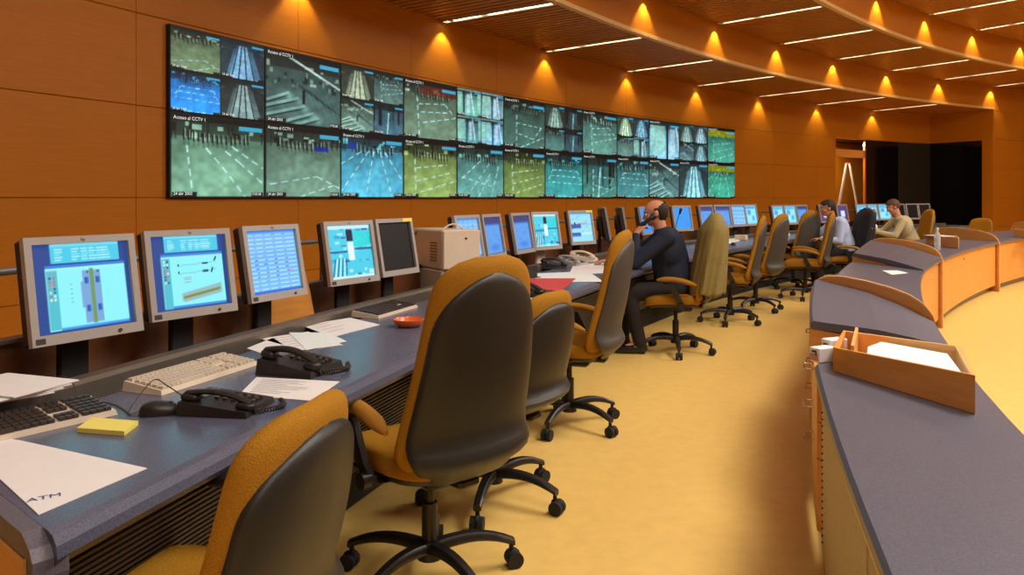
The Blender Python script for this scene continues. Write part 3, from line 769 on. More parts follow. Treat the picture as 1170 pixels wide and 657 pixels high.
# ------------------------------------------------------------------ chairs
def chair(label, high=True, pad=None, group=None, ady=0, adz=0):
    pad = pad or M_fab2
    o = thing('office_chair', label, 'chair', group=group)
    # base with five arched legs
    mb = MB(); mb.cyl((0, 0, .085), (0, 0, .15), .045, .036, 16); mb.cyl((0, 0, .14), (0, 0, .28), .028, .028, 14); mb.cyl((0, 0, .27), (0, 0, .40), .017, .017, 12); mb.build('gas_column', M_black, o, True)
    def leg_mb():
        mb = MB(); rr = []
        for i in range(9):
            t = i/8; x = .03+.285*t; z = .125+.022*math.sin(t*PI*.8)-.045*t*t; w_ = .026-.009*t; h_ = .020-.007*t
            rr.append([(x, w_*cs, z+h_*sn) for cs, sn in ((1, -.6), (1, .4), (.6, 1), (-.6, 1), (-1, .4), (-1, -.6), (-.6, -1), (.6, -1))])
        return mb.rings(rr)
    def cast_mb():
        mb = MB(); mb.cyl((.305, 0, .055), (.305, 0, .095), .009, n=8)
        for y in (-.016, .016):
            mb.cyl((.315, y-.011, .03), (.315, y+.011, .03), .030, n=14)
        mb.sell((.312, 0, .042), (.027, .012, .024), .8, 10, 6)
        return mb
    l0 = None
    for i in range(5):
        if l0 is None: l0 = leg_mb().build('leg', M_black, o, True); c0 = cast_mb().build('caster', M_blackm, l0, True)
        else:
            l = l0.copy(); COL.objects.link(l); l.parent = o; c = c0.copy(); COL.objects.link(c); c.parent = l; l.rotation_euler = (0, 0, 2*PI*i/5+.5)
    l0.rotation_euler = (0, 0, .5)
    mb = MB(); mb.box((0, -.01, .395), (.20, .26, .05), bev=.015); mb.box((0, -.17, .41), (.09, .12, .035), bev=.01); mb.cyl((.10, 0, .39), (.24, .02, .375), .008, n=8); mb.sell((.245, .02, .373), (.026, .016, .01), .8, 10, 6); mb.build('tilt_mechanism', M_black, o, True)
    def sw(p):
        x, y, z = p; yy = y/.25
        return (x*(1-.10*max(0, -yy)), y+.03, z-.035*max(0, yy)**3+.012*(x/.24)**2)
    MB().sell((0, 0, .472), (.25, .245, .05), .45, 32, 14, warp=sw).build('seat', M_fab, o, True)
    MB().sell((0, 0, .437), (.235, .225, .028), .4, 28, 8, warp=sw).build('seat_shell', M_black, o, True)
    # back: height profile
    zt = 1.165 if high else .955
    kx = (lambda t: .47+t*(zt-.47))
    def halfw(t):
        t = max(0.0, t)
        w_ = .175+.085*math.sqrt(1-(1-t/.12)**2) if t < .12 else .260-.056*((t-.12)/.72)**1.15
        if t > .84: w_ = .204
        if t > .78: q = (t-.78)/.22; w_ = w_*math.sqrt(max(0, 1-(q*.94)**2.8))
        return w_
    def cy(t):
        t = max(0.0, t); return -.215-.055*math.sin(min(1, t*1.6)*PI*.5)-.075*t**1.6*(1.0 if high else .6)
    def back(tlo, thi, ws, hy, dy, nm, m, n=26, flare=0, e=.55, lift=0, topcut=0):
        mb = MB(); rr = []; N = 28
        for i in range(n+1):
            q = i/n; q = q-.06*math.sin(2*PI*q)
            t = tlo+(thi-tlo)*q
            w_ = halfw(t)*ws
            edge = min(1, math.sqrt(max(0.002, 1-(2*q-1)**8)))
            if i in (0, n): edge = .08
            h_ = hy*edge; w2 = w_*(.93+.07*edge) if i not in (0, n) else w_*.82
            if topcut and q > 1-topcut: g = (q-(1-topcut))/topcut; w2 *= math.sqrt(max(.02, 1-(g*.99)**2.2))
            z = kx(t); ring = []
            fl = -flare*math.exp(-((t-.06)/.07)**2)
            for k in range(N):
                a = 2*PI*k/N; c_, s_ = math.cos(a), math.sin(a)
                x = w2*math.copysign(abs(c_)**e, c_); y = h_*math.copysign(abs(s_)**.8, s_)
                ring.append((x, cy(t)+dy+fl+y+.055*(x/.25)**2, z))
            rr.append(ring)
        return mb.rings(rr).build(nm, m, o, True)
    back(0, 1, 1.0, .038, 0, 'backrest', M_fab, lift=0)
    back(-.05, .925 if high else .905, .965, .028, -.030, 'back_shell', M_shell, flare=.045, topcut=.30)
    # bright piping between cushion and shell
    # arms
    for sx in (-1, 1):
        mb = MB(); pts = [(sx*.19, -.04, .42), (sx*.265, -.045, .43), (sx*.285, -.02, .50), (sx*.285, .045+ady*.4, .63+adz)]
        rr = []
        for i, p in enumerate(pts):
            wy = (.028, .03, .028, .024)[i]
            rr.append([(p[0]+a_, p[1]+b_, p[2]+(.0 if i > 1 else a_*0)) for a_, b_ in ((-.011, -wy), (.011, -wy), (.011, wy), (-.011, wy))])
        mb.rings(rr)
        if ady: mb.tube([(sx*.275, .15+ady, .655+adz), (sx*.275, .17+ady, .62+adz), (sx*.275, .17+ady, .46), (sx*.20, .12, .43)], .013, 8)
        mb.cyl((sx*.27, -.045, .44), (sx*.305, -.045, .44), .028, n=14); s_ = mb.build('arm_support', M_black, o, True)
        mb = MB(); pts = []; rad = []
        for i in range(11):
            t = i/10; pts.append((sx*(.287-.012*t), -.17+ady+.33*t, .648+adz+.022*math.sin(t*PI*.85)-.028*(1-t)**2)); rad.append(.030*min(1, .35+1.9*min(t, 1-t)*2.2))
        q = MB()
        rr = []
        for p, r in zip(pts, rad): rr.append([(p[0]+r*1.02*math.cos(2*PI*k/12), p[1], p[2]+r*.72*math.sin(2*PI*k/12)) for k in range(12)])
        q.rings(rr).build('arm_pad', pad, s_, True)
    return o
GH = 'high backed mustard chairs along the console'; GL = 'low backed mustard chairs'
hi0 = chair('tall mustard chair with black shell, nearest one, back turned to the viewer', True, group=GH)
lo0 = chair('low backed mustard chair tucked under the console at the near left', False, pad=M_black, group=GL)
lo1 = chair('low backed mustard chair between the two nearest tall chairs', False, group=GL)
def put(o, x, y, deg): o.location = (x, y, 0); o.rotation_euler = (0, 0, math.radians(deg)); return o
put(hi0, -.29, 2.62, 42); put(lo0, -.695, 1.53, 77); put(lo1, -.085, 3.32, 57)
def hic(x, y, deg, label, base=0):
    c = copy_tree(hi0); c['label'] = label; put(c, x, y, deg)
    for ch in c.children:
        if ch.name.startswith('back_shell'): ch.material_slots[0].link = 'OBJECT'; ch.material_slots[0].material = M_shell_lit
    return c
hic(.34, 4.42, 70, 'tall mustard chair with grey shell just before the phoning man')
man_chair = hic(1.43, 6.50, 78, 'mustard chair draped with olive cloth, seat of the phoning man')
hic(2.36, 8.05, 72, 'empty tall chair behind the olive draped chair, nearer of an overlapping pair')
hic(2.93, 8.95, 50, 'empty tall chair of an overlapping pair, farther one with broad grey back')
hic(3.92, 9.95, 70, 'empty tall chair turned sideways just before the man in pale blue shirt')
hic(4.20, 11.1, 30, 'empty tall chair seen square from behind, close to three small monitors')
c2_chair = hic(4.78, 10.75, 82, 'tall chair with a black jacket hung on it, seat of the blue shirted man')
hic(5.95, 13.0, 60, 'chair whose rounded top shows above the black jacket')
c3_chair = hic(6.45, 12.1, 84, 'tall chair of the man in beige sweater')
lo2 = copy_tree(lo1); lo2['label'] = 'low chair by the dark glazing at the far end of the console'; put(lo2, 8.9, 14.35, 120)
# turn some bases so the casters do not all agree
def spin(o, d):
    for ch in o.children:
        if ch.name.startswith('leg'): ch.rotation_euler.z += math.radians(d)
spin(hi0, 21); spin(lo1, 30); spin(man_chair, 12)

# ------------------------------------------------------------------ people
def cap(mb, p0, p1, r0, r1, n=14):
    mb.cyl(p0, p1, r0, r1, n, dome=True)
def ell(mb, c, d, e=1.0, rot=None):
    T = Matrix.Translation(c) @ (rot or Matrix.Identity(4)); mb.sell((0, 0, 0), d, e, 20, 14, M=T)
def remesh(mb, name, m, parent, vox, smooth=6):
    o = mb.build(name, m, None)
    r = o.modifiers.new('r', 'REMESH'); r.mode = 'VOXEL'; r.voxel_size = vox
    s = o.modifiers.new('s', 'SMOOTH'); s.factor = .5; s.iterations = smooth
    dg = bpy.context.evaluated_depsgraph_get(); me = bpy.data.meshes.new_from_object(o.evaluated_get(dg))
    old = o.data; o.modifiers.clear(); o.data = me; bpy.data.meshes.remove(old)
    me.name = name
    if not me.materials: me.materials.append(m)
    me.polygons.foreach_set('use_smooth', [True]*len(me.polygons)); o.parent = parent; return o
def lerp(a, b, t): return tuple(a[i]+(b[i]-a[i])*t for i in range(3))
def hand(mb, wrist, tip, palm_n, curl, side):
    """palm and five separate fingers; wrist->tip is the hand's direction, palm_n the palm normal"""
    w_, t_ = Vector(wrist), Vector(tip); d = (t_-w_).normalized(); n = Vector(palm_n); n = (n-d*n.dot(d)).normalized(); s = d.cross(n)*side
    for k in (-1, -.33, .33, 1): cap(mb, w_+d*.012+s*k*.016, w_+d*.085+s*k*.030, .015, .012, 8)
    for k, L in ((-1, .066), (-.33, .078), (.33, .074), (1, .056)):
        b = w_+d*.085+s*k*.031; p = [b]; a = 0
        for f, sg in enumerate((.45, .33, .24)):
            a += curl*(.7, 1, .8)[f]; p.append(p[-1]+(d*math.cos(a)+n*math.sin(a))*L*sg)
        for f in range(3): cap(mb, p[f], p[f+1], .0095-.0008*f, .0088-.0008*f, 8)
    b = w_+d*.03-s*.026; q = b+(d*.55-s*.65+n*.35).normalized()*.045; e_ = q+(d*.9-s*.1+n*.45).normalized()*.036
    cap(mb, b, q, .012, .011, 8); cap(mb, q, e_, .0105, .009, 8)
def person(label, loc, deg, J, shirt, trouser, hairm, bald, bulk=1.0, sleeve=1.0):
    o = thing('person', label, 'person', loc, math.radians(deg)); 
    hd = Vector(J['head']); nk = Vector(J['neck']); ch = Vector(J['chest']); pv = Vector(J['pelvis'])
    pitch = J.get('pitch', 0); yaw = J.get('yaw', 0)
    R = Matrix.Rotation(yaw, 4, 'Z') @ Matrix.Rotation(-pitch, 4, 'X')
    def H(x, y, z): return hd+(R @ Vector((x, y, z)))
    mb = MB()
    ell(mb, H(0, -.012, .025), (.076, .098, .088), rot=R); ell(mb, H(0, .02, -.035), (.060, .072, .075), rot=R); ell(mb, H(0, .045, -.075), (.040, .045, .032), rot=R)
    ell(mb, H(0, .075, .028), (.045, .02, .014), rot=R)
    cap(mb, H(0, .085, .018), H(0, .106, -.022), .009, .015, 10)
    ell(mb, H(0, .082, -.055), (.024, .012, .007), rot=R); ell(mb, H(0, .078, -.068), (.020, .012, .007), rot=R)
    for s in (-1, 1):
        ell(mb, H(s*.079, -.008, -.008), (.012, .020, .032), rot=R); ell(mb, H(s*.045, .058, -.02), (.022, .022, .022), rot=R)
    cap(mb, nk+Vector((0, -.01, -.06)), H(0, -.015, -.05), .060, .055)
    ell(mb, ch, (.155, .105, .19)); cap(mb, ch, pv, .12, .125); ell(mb, pv, (.155, .13, .11))
    for s, key in ((-1, 'L'), (1, 'R')):
        sh, el, wr, ht, kn, an, toe = (Vector(J[key][q]) for q in ('sh', 'el', 'wr', 'hip', 'kn', 'an', 'toe'))
        cap(mb, ch+Vector((0, 0, .1)), sh, .07, .052); cap(mb, sh, el, .050, .038); cap(mb, el, wr, .040, .025)
        tp = Vector(J[key]['tip']); hand(mb, wr, tp, J[key].get('pn', (0, 0, -1)), J[key].get('curl', .5), s)
        cap(mb, ht, kn, .080, .055); cap(mb, kn, an, .056, .036); cap(mb, an, toe-Vector((0, 0, .005)), .030, .018)
    remesh(mb, 'body', M_skin, o, .0085, 5)
    # eyes
    mb = MB()
    for s in (-1, 1): ell(mb, H(s*.031, .079, .006), (.012, .009, .008))
    mb.build('eyes', M_paper, o, True)
    mb = MB()
    for s in (-1, 1): ell(mb, H(s*.031, .087, .006), (.005, .003, .005)); mb.tube([H(s*.016, .088, .026), H(s*.032, .091, .031), H(s*.050, .078, .026)], .0035, 6)
    mb.build('brows_and_pupils', hairm, o, True)
    # shirt
    mb = MB()
    ell(mb, ch+Vector((0, 0, .02)), (.182*bulk, .132*bulk, .205)); cap(mb, ch, pv+Vector((0, 0, .02)), .142*bulk, .150*bulk); ell(mb, pv+Vector((0, 0, .03)), (.172, .15, .10))
    up = nk-ch; cap(mb, ch+up*.55, nk+Vector((0, -.008, -.045)), .10, .07)
    for key in 'LR':
        sh, el, wr = (Vector(J[key][q]) for q in ('sh', 'el', 'wr'))
        cap(mb, ch+up*.42, sh, .088, .066); cap(mb, sh, el, .066*bulk, .054*bulk); e2 = el+(wr-el)*sleeve*.92; cap(mb, el, e2, .053, .038)
        m_ = el+(sh-el)*.25; ell(mb, m_, (.058, .058, .05))
    remesh(mb, 'shirt', shirt, o, .012, 5)
    # collar
    mb = MB(); rr = []
    for q, (z, r) in enumerate(((-.055, .078), (-.02, .070), (-.01, .066), (-.02, .063))): rr.append([tuple(nk+Vector((r*math.cos(2*PI*k/20), -.012+r*math.sin(2*PI*k/20), z+.012*math.sin(2*PI*k/20)*-1))) for k in range(20)])
    mb.rings(rr, caps=False).build('collar', shirt, o, True)
    # trousers
    mb = MB(); ell(mb, pv+Vector((0, 0, -.01)), (.178, .158, .115))
    for key in 'LR':
        ht, kn, an = (Vector(J[key][q]) for q in ('hip', 'kn', 'an'))
        cap(mb, ht, kn, .098, .074); cap(mb, kn, an+(kn-an)*-.02, .074, .058)
    remesh(mb, 'trousers', trouser, o, .013, 5)
    mb = MB(); mb.rings([[tuple(pv+Vector((.178*math.cos(2*PI*k/24), .158*math.sin(2*PI*k/24), z))) for k in range(24)] for z in (.075, .11)], caps=False); mb.build('belt', M_blackm, o, True)
    for key in 'LR':
        an, toe = Vector(J[key]['an']), Vector(J[key]['toe']); d = (toe-an); d.z = 0; d.normalize()
        mb = MB(); b = Vector((an.x, an.y, 0))
        cap(mb, b-d*.03+Vector((0, 0, .045)), b+d*.05+Vector((0, 0, .05)), .040, .042); cap(mb, b+d*.05+Vector((0, 0, .042)), b+d*.19+Vector((0, 0, .032)), .044, .032); cap(mb, b-d*.02+Vector((0, 0, .05)), b-d*.012+Vector((0, 0, .11)), .044, .046)
        so = remesh(mb, 'shoe', M_shoe, o, .009, 3)
        for v in so.data.vertices: v.co.z = max(v.co.z, .004)
    # hair: a shell over the skull, trimmed at the hairline
    mb = MB(); T = Matrix.Translation(hd) @ R; rr = []
    nu, nv = 40, 22; vs = []; fs = []; ok = []
    for j in range(nv+1):
        th = PI*j/nv
        for i in range(nu):
            ph = 2*PI*i/nu; x, y, z = math.sin(th)*math.cos(ph), math.sin(th)*math.sin(ph), math.cos(th)
            g = 1+.03*math.sin(9*ph+3*th)*math.sin(th)
            vs.append((x*.086*g, -.014+y*.110*g, .028+z*(.096 if z > 0 else .128)*g))
            back_ = -y
            if bald: keep = -.88 < z < .22+.40*max(0, back_) and (back_ > .05 or (back_ > -.2 and -.1 < z < .22))
            else: keep = (z > .42 and y < .85) or (y < .28 and z > -.65+.35*max(0, y+.4)) or (z > .25 and y < .75)
            ok.append(keep)
    for j in range(nv):
        for i in range(nu):
            q = (j*nu+i, j*nu+(i+1) % nu, (j+1)*nu+(i+1) % nu, (j+1)*nu+i)
            if all(ok[k2] for k2 in q): fs.append(q)
    mb.add(vs, fs, M=T); hr = mb.build('hair', hairm, o, True)
    sd = hr.modifiers.new('thick', 'SOLIDIFY'); sd.thickness = .012; sd.offset = -1
    return o
base = dict(pelvis=(0, 0, .57), chest=(0, .10, .86), neck=(0, .175, 1.07), head=(0, .225, 1.215), pitch=.25)
def limb(s, **k):
    d = dict(sh=(s*.185, .12, .99), el=(s*.24, .36, .80), wr=(s*.14, .56, .785), tip=(s*.10, .66, .775), hip=(s*.09, .03, .53), kn=(s*.13, .44, .54), an=(s*.13, .40, .10), toe=(s*.15, .56, .045), pn=(0, 0, -1), curl=.35)
    d.update(k); return d
J1 = dict(base); J1['chest'] = (0, .045, .87); J1['neck'] = (0, .115, 1.095); J1['head'] = (0, .165, 1.215); J1['L'] = limb(-1, sh=(-.195, .07, 1.015), el=(-.235, .36, .79), wr=(-.15, .33, 1.04), tip=(-.10, .255, 1.13), pn=(.6, -.75, .1), curl=.8, an=(-.12, .30, .10), toe=(-.13, .46, .045), kn=(-.12, .40, .54)); J1['R'] = limb(1, sh=(.195, .07, 1.015), an=(.15, .44, .10), toe=(.16, .60, .045))
man1 = person('balding man in navy shirt, seated facing left, holding a handset to his ear', (1.42, 6.52, 0), 82, J1, M_navy, M_trou, M_hair, True, bulk=1.14)
J2 = dict(base); J2['head'] = (0, .27, 1.20); J2['neck'] = (0, .20, 1.06); J2['L'] = limb(-1, el=(-.23, .16, .74), wr=(-.20, .40, .77), tip=(-.16, .50, .765)); J2['R'] = limb(1)
man2 = person('dark haired man in pale blue shirt leaning over the console', (4.83, 10.72, 0), 80, J2, M_blue, M_trou, M_hair, False)
J3 = dict(base); J3['pitch'] = .5; J3['chest'] = (0, .11, .84); J3['head'] = (0, .29, 1.20); J3['neck'] = (0, .21, 1.06); J3['L'] = limb(-1, sh=(-.185, .2, .97), el=(-.24, .34, .74), wr=(-.13, .60, .80), tip=(-.10, .70, .82)); J3['R'] = limb(1, sh=(.185, .2, .97), wr=(.12, .62, .80), tip=(.09, .72, .82))
man3 = person('man in beige sweater with short hair, head bowed, at the far end', (6.50, 12.1, 0), 82, J3, M_sweat, M_trou, M_hair2, False)

# handset held to the ear
def handset_mb(L=.2):
    mb = MB(); pts = [(-L/2+L*i/10, 0, .030+.022*math.sin(PI*i/10)) for i in range(11)]
    rr = [[(p[0], .017*math.cos(2*PI*k/10), p[2]+.011*math.sin(2*PI*k/10)) for k in range(10)] for p in pts]
    mb.rings(rr)
    for s in (-1, 1): mb.sell((s*(L/2-.018), 0, .018), (.030, .026, .017), .7, 14, 8)
    return mb
hs = tag(handset_mb(.15).build('telephone_handset', M_black, smooth=True), 'black telephone handset held at the ear of the man in navy shirt', 'telephone')
Mm = man1.matrix_basis.copy()
Mm = Matrix.Translation(man1.location) @ Matrix.Rotation(math.radians(82), 4, 'Z')
e = Mm @ Vector((-.104, .185, 1.185)); mth = Mm @ Vector((-.085, .27, 1.115)); d = (mth-e).normalized(); up_ = (Mm.to_3x3() @ Vector((-1, .1, .1))).normalized(); side = d.cross(up_).normalized()
up_ = side.cross(d)
hs.matrix_world = Matrix.Translation((e+mth)/2) @ Matrix((d, -side, up_)).transposed().to_4x4()

# ------------------------------------------------------------------ clothes on the chairs
def drape(name, label, chair_o, m, y0, zt, zb, wt, wb, folds, th, open_=0):
    o = thing(name, label, 'jacket', chair_o.location.copy(), chair_o.rotation_euler.z)
    rr = []; N = 72; n = 22
    for i in range(n+1):
        t = i/n; z = zt-(zt-zb)*t; w_ = wt+(wb-wt)*t**.7
        if t < .16: w_ *= math.sqrt(max(.01, 1-((.16-t)/.16)**2))*.9+.08
        cyy = y0+.055*(1-t)*-1.0+.03*t; hy = (th*(.30+.7*min(1, t*5)))*(1+.35*t)
        ring = []
        for k in range(N):
            a = 2*PI*k/N; f = 1+folds*t*math.sin(9*a+1.3*math.sin(3*a))*.6+folds*.4*math.sin(17*a+4*t)*t
            ring.append((w_*math.cos(a)*f, cyy+hy*math.sin(a)*f, z+(.015*math.sin(5*a) if i == n else 0)))
        rr.append(ring)
    mb = MB(); nn = len(rr[0]); vs = [p for r in rr for p in r]; fs = []
    for i in range(n):
        for j in range(nn):
            fs.append((i*nn+j, i*nn+(j+1) % nn, (i+1)*nn+(j+1) % nn, (i+1)*nn+j))
    fs.append(tuple(range(nn)))
    mb.add(vs, fs); b = mb.build('cloth', m, o, True)
    sd = b.modifiers.new('thick', 'SOLIDIFY'); sd.thickness = .006; sd.offset = 1
    return o
jk = drape('jacket', 'olive brown jacket hung over the back of the phoning mans chair', man_chair, M_jacket, -.285, 1.215, .53, .245, .30, .09, .115)
jk2 = drape('jacket', 'black jacket with white patches hung on the blue shirted mans chair', c2_chair, M_jblack, -.275, 1.20, .62, .26, .30, .08, .105)
for x_, y_, z_ in ((-.265, -.30, .92), (-.20, -.385, .93)):
    mb = MB(); mb.sell((x_, y_, z_), (.022, .022, .045), .9, 14, 8); mb.build('white_patch', M_paper, jk2, True)

# ------------------------------------------------------------------ things on the console
def sheet(name, px, label, m=M_paper, z=ZT, th=.0015, lines=0, cat='paper', group=None, inkm=None, warp=0):
    pts = [at(u, v, z+th) for u, v in px]; c = sum(pts, Vector())/len(pts); c.z = z+.0005
    mb = MB(); q = [(p.x-c.x, p.y-c.y) for p in pts]
    mb.prism(q, 0, th); o = thing(name, label, cat, c, 0, group); b = mb.build('sheet', m, o)
    if lines and len(q) == 4:
        mb = MB(); A, B, C_, D = [Vector((*p, th+.0004)) for p in q]
        r = random.Random(lines)
        for i in range(lines):
            t0 = .12+.76*i/lines; t1 = t0+.012
            for s0, s1 in ((.10, .10+.25+.5*r.random()),):
                P_ = lambda s, t: (A.lerp(B, s)).lerp(D.lerp(C_, s), t)
                mb.add([P_(s0, t0), P_(s1, t0), P_(s1, t1), P_(s0, t1)], [(0, 1, 2, 3)])
        mb.build('printed_lines', inkm or M_ink, o, kind='stuff')
    return o
big = sheet('paper_sheet', [(-60, 492), (22, 503), (168, 535), (44, 588)], 'large blank white sheet at the near left corner of the console', cat='paper')
p_ = at(30, 574, ZT+.003)
text('printed_mark', 'ATM', .03, M_navy if False else mat('blue_ink', (.08, .05, .35), .6), big, tuple(p_-big.location), rx=0).rotation_euler = (0, 0, .6)
sheet('paper_sheet', [(293, 431), (388, 436), (357, 458), (273, 451)], 'printed letter lying beside the two black telephones', lines=10)
sheet('paper_sheet', [(297, 387), (352, 379), (392, 394), (345, 400)], 'white sheet leaning over others behind the desk telephone', lines=5)
sheet('paper_sheet', [(330, 380), (376, 380), (396, 390), (350, 400)], 'topmost loose sheet behind the desk telephone', m=M_paper2, z=ZT+.002)
sheet('paper_sheet', [(345, 372), (400, 363), (434, 371), (380, 385)], 'printed sheet left of the keyboard with dark keys', lines=4, z=ZT)
sheet('paper_sheet', [(282, 398), (312, 386), (330, 398), (300, 404)], 'crumpled paper tucked behind the cream keyboard', z=ZT)
sheet('paper_sheet', [(590, 340), (612, 339), (608, 352), (585, 352)], 'white sheet between the first two tall chairs', m=M_paper2)
sheet('document_folder', [(600, 318), (658, 318), (640, 332), (590, 330)], 'flat red folder behind the second low chair', m=M_red, cat='folder', th=.006)
sheet('paper_sheet', [(598, 313), (672, 310), (690, 322), (600, 322)], 'wide white sheet lying beside the red folder', m=M_paper2, z=ZT+.001)
sheet('paper_sheet', [(655, 303), (690, 300), (690, 312), (650, 314)], 'white sheet under the white telephone', m=M_paper, z=ZT+.002)
sheet('paper_sheet', [(818, 274), (836, 270), (846, 275), (828, 280)], 'white sheet before the striped far monitor', m=M_paper2)
# papers at the left picture edge, on the rear shelf
st = thing('paper_stack', 'fanned stack of papers at the left edge behind the console rail', 'paper', at(-5, 449, .80))
for k_ in range(4):
    mb = MB(); mb.box((.01*k_, .006*k_, .004+.005*k_), (.20, .28, .003), rz=.9+.12*k_); mb.build('sheet', M_paper, st)
# sticky note pad
n_ = [at(u, v, ZT+.012) for u, v in ((88, 489), (105, 477), (158, 481), (142, 493))]; c = sum(n_, Vector())/4; c.z = ZT
o = thing('sticky_notes', 'pad of bright yellow sticky notes near the big blank sheet', 'sticky notes', c)
mb = MB(); mb.prism([(p.x-c.x, p.y-c.y) for p in n_], .0005, .0125); mb.build('note_pad', M_yel, o)
# keyboards
def keyboard(loc, rz, label, body, keym, g=None, L=.45, W=.16):
    o = thing('keyboard', label, 'keyboard', loc, rz, g)
    mb = MB(); mb.add([(-L/2, -W/2, 0), (L/2, -W/2, 0), (L/2, W/2, 0), (-L/2, W/2, 0), (-L/2+.004, -W/2+.004, .014), (L/2-.004, -W/2+.004, .014), (L/2-.004, W/2-.004, .032), (-L/2+.004, W/2-.004, .032)],
        [(3, 2, 1, 0), (4, 5, 6, 7), (0, 1, 5, 4), (1, 2, 6, 5), (2, 3, 7, 6), (3, 0, 4, 7)]); mb.build('case', body, o)
    for nm, x0, x1, nx in (('main_keys', -L/2+.012, -L/2+.292, 15), ('cursor_keys', -L/2+.302, -L/2+.352, 3), ('number_keys', -L/2+.362, L/2-.012, 4)):
        mb = MB()
        for r_ in range(6):
            if nm == 'cursor_keys' and r_ == 2: continue
            y = -W/2+.018+r_*.0235+(.006 if r_ == 5 else 0)
            if y > W/2-.014: continue
            wd = (x1-x0)/nx
            i = 0
            while i < nx:
                span = 6 if (nm == 'main_keys' and r_ == 0 and i == 4) else 1
                x = x0+wd*(i+span/2); zt_ = .014+.018*(y+W/2)/W
                mb.box((x, y, zt_+.004), (wd*span-.003, .019, .009)); i += span
        mb.build(nm, keym, o, kind='stuff')
    return o
def dl(u, v, dz=0): p = at(u, v, ZT+.012); p.z = ZT+.0005+dz; return p
p = dl(223, 427); keyboard(p, drot(p)-.05, 'cream keyboard below the second monitor, curved against the rail', M_key, M_beige)
p = dl(18, 486); keyboard(p, drot(p)-.35, 'pale keyboard with dark keys at the left picture edge', M_beige, M_brownb)
p = dl(441, 354); keyboard(p, drot(p)+.0, 'keyboard with dark keys under the switched off monitor', M_beige, M_brownb, L=.42)
p = dl(836, 274); 
# mouse and cables
def mouse(loc, rz, label):
    o = thing('computer_mouse', label, 'mouse', loc, rz)
    MB().sell((0, 0, .0), (.058, .032, .036), .85, 22, 14, warp=lambda p: (p[0], p[1], max(.0, p[2])*(1-.25*(p[0]/.058)))).build('shell', M_black, o, True)
    MB().box((.025, 0, .030), (.012, .006, .008), bev=.002).build('wheel', M_brownb, o)
    return o
p = dl(184, 468); mouse(p, math.radians(20), 'black mouse beside the yellow sticky notes')
p = at(838, 280, ZT); mouse(p, 1.2, 'small dark mouse near the four far monitors')
def cable(pts, r, label, m=M_black, name='cable'):
    P_ = [Vector(p) for p in pts]; out = []
    for i in range(len(P_)-1):
        p0 = P_[max(0, i-1)]; p1 = P_[i]; p2 = P_[i+1]; p3 = P_[min(len(P_)-1, i+2)]
        for k in range(8):
            t = k/8; out.append(.5*((2*p1)+(p2-p0)*t+(2*p0-5*p1+4*p2-p3)*t*t+(-p0+3*p1-3*p2+p3)*t**3))
    out.append(P_[-1]); org = out[0].copy()
    mb = MB(); mb.tube([q-org for q in out], r, 6); o = mb.build(name, m, smooth=True, loc=org); return tag(o, label, 'cable')
def up(u, v, z): return at(u, v, z)
cable([at(163, 467, ZT+.01), at(146, 474, ZT+.003), at(157, 455, ZT+.03), at(176, 434, ZT+.06), at(190, 440, ZT+.05), at(208, 452, ZT+.03), at(216, 458, ZT+.004)], .0018, 'thin dark cable arching over the cream keyboard to the mouse', M_brownb)
cable([at(104, 478, ZT+.003), at(92, 458, ZT+.02), at(82, 436, ZT+.05), at(68, 430, ZT+.06), at(60, 440, ZT+.04), at(62, 466, ZT+.003), at(88, 462, ZT+.003)], .0018, 'dark cable looping up beside the sticky notes', M_brownb)
cable([at(70, 470, ZT+.003), at(100, 459, ZT+.003), at(130, 462, ZT+.003), at(150, 474, ZT+.003)], .0018, 'dark cable lying flat left of the mouse', M_brownb)
# desk telephones
def phone(loc, rz, label, m=M_black, sc=1, cord=True):
    o = thing('desk_telephone', label, 'telephone', loc, rz); o.scale = (sc,)*3
    mb = MB(); mb.add([(-.10, -.10, 0), (.11, -.10, 0), (.11, .12, 0), (-.10, .12, 0), (-.095, -.095, .022), (.105, -.095, .022), (.105, .115, .055), (-.095, .115, .055)],
        [(3, 2, 1, 0), (4, 5, 6, 7), (0, 1, 5, 4), (1, 2, 6, 5), (2, 3, 7, 6), (3, 0, 4, 7)]); mb.build('base', m, o)
    T = Matrix.Translation((-.055, .01, .032)) @ Matrix.Rotation(math.radians(9), 4, 'X') @ Matrix.Rotation(PI/2, 4, 'Z')
    mb = handset_mb(.21); mb.v = [tuple(T @ Vector(v)) for v in mb.v]; h_ = mb.build('handset', m, o, True)
    mb = MB()
    for i in range(4):
        for j in range(5):
            x = .0+.026*i; y = -.065+.026*j; mb.box((x, y, .022+(y+.095)*.157+.004), (.017, .014, .008), bev=.002)
    mb.build('keypad', M_brownb, o, kind='stuff')
    mb = MB(); T2 = Matrix.Translation((.04, .085, .0515)) @ Matrix.Rotation(math.radians(9), 4, 'X'); mb.box((0, 0, 0), (.11, .03, .006), M=T2); mb.build('display', M_pipe, o)
    if cord:
        pts = []
        for i in range(121):
            t = i/120; x = -.055+.16*t; y = -.10-.045*math.sin(PI*t)-.02*t; a_ = 2*PI*20*t
            pts.append((x, y+.008*math.cos(a_), .012+.008*math.sin(a_)))
        MB().tube(pts, .0028, 5).build('coiled_cord', M_brownb, o, True)
    return o
p = dl(345, 420); phone(p, drot(p)+.0, 'black desk telephone with raised keypad and coiled cord')
p = dl(262, 463); ph2 = phone(p, drot(p)+.16, 'black telephone with handset, right of the mouse'); ph2.scale = (.85, .95, .72)
p = at(606, 338, ZT); phone(p, drot(p), 'black telephone before the red folder', cord=False)
p = at(634, 306, ZT); phone(p, drot(p)+.4, 'black telephone left of the white one near the microphone', cord=False)
p = at(668, 298, ZT); phone(p, drot(p)+.2, 'white telephone at the foot of the gooseneck microphone', M_key, 1.1, cord=False)
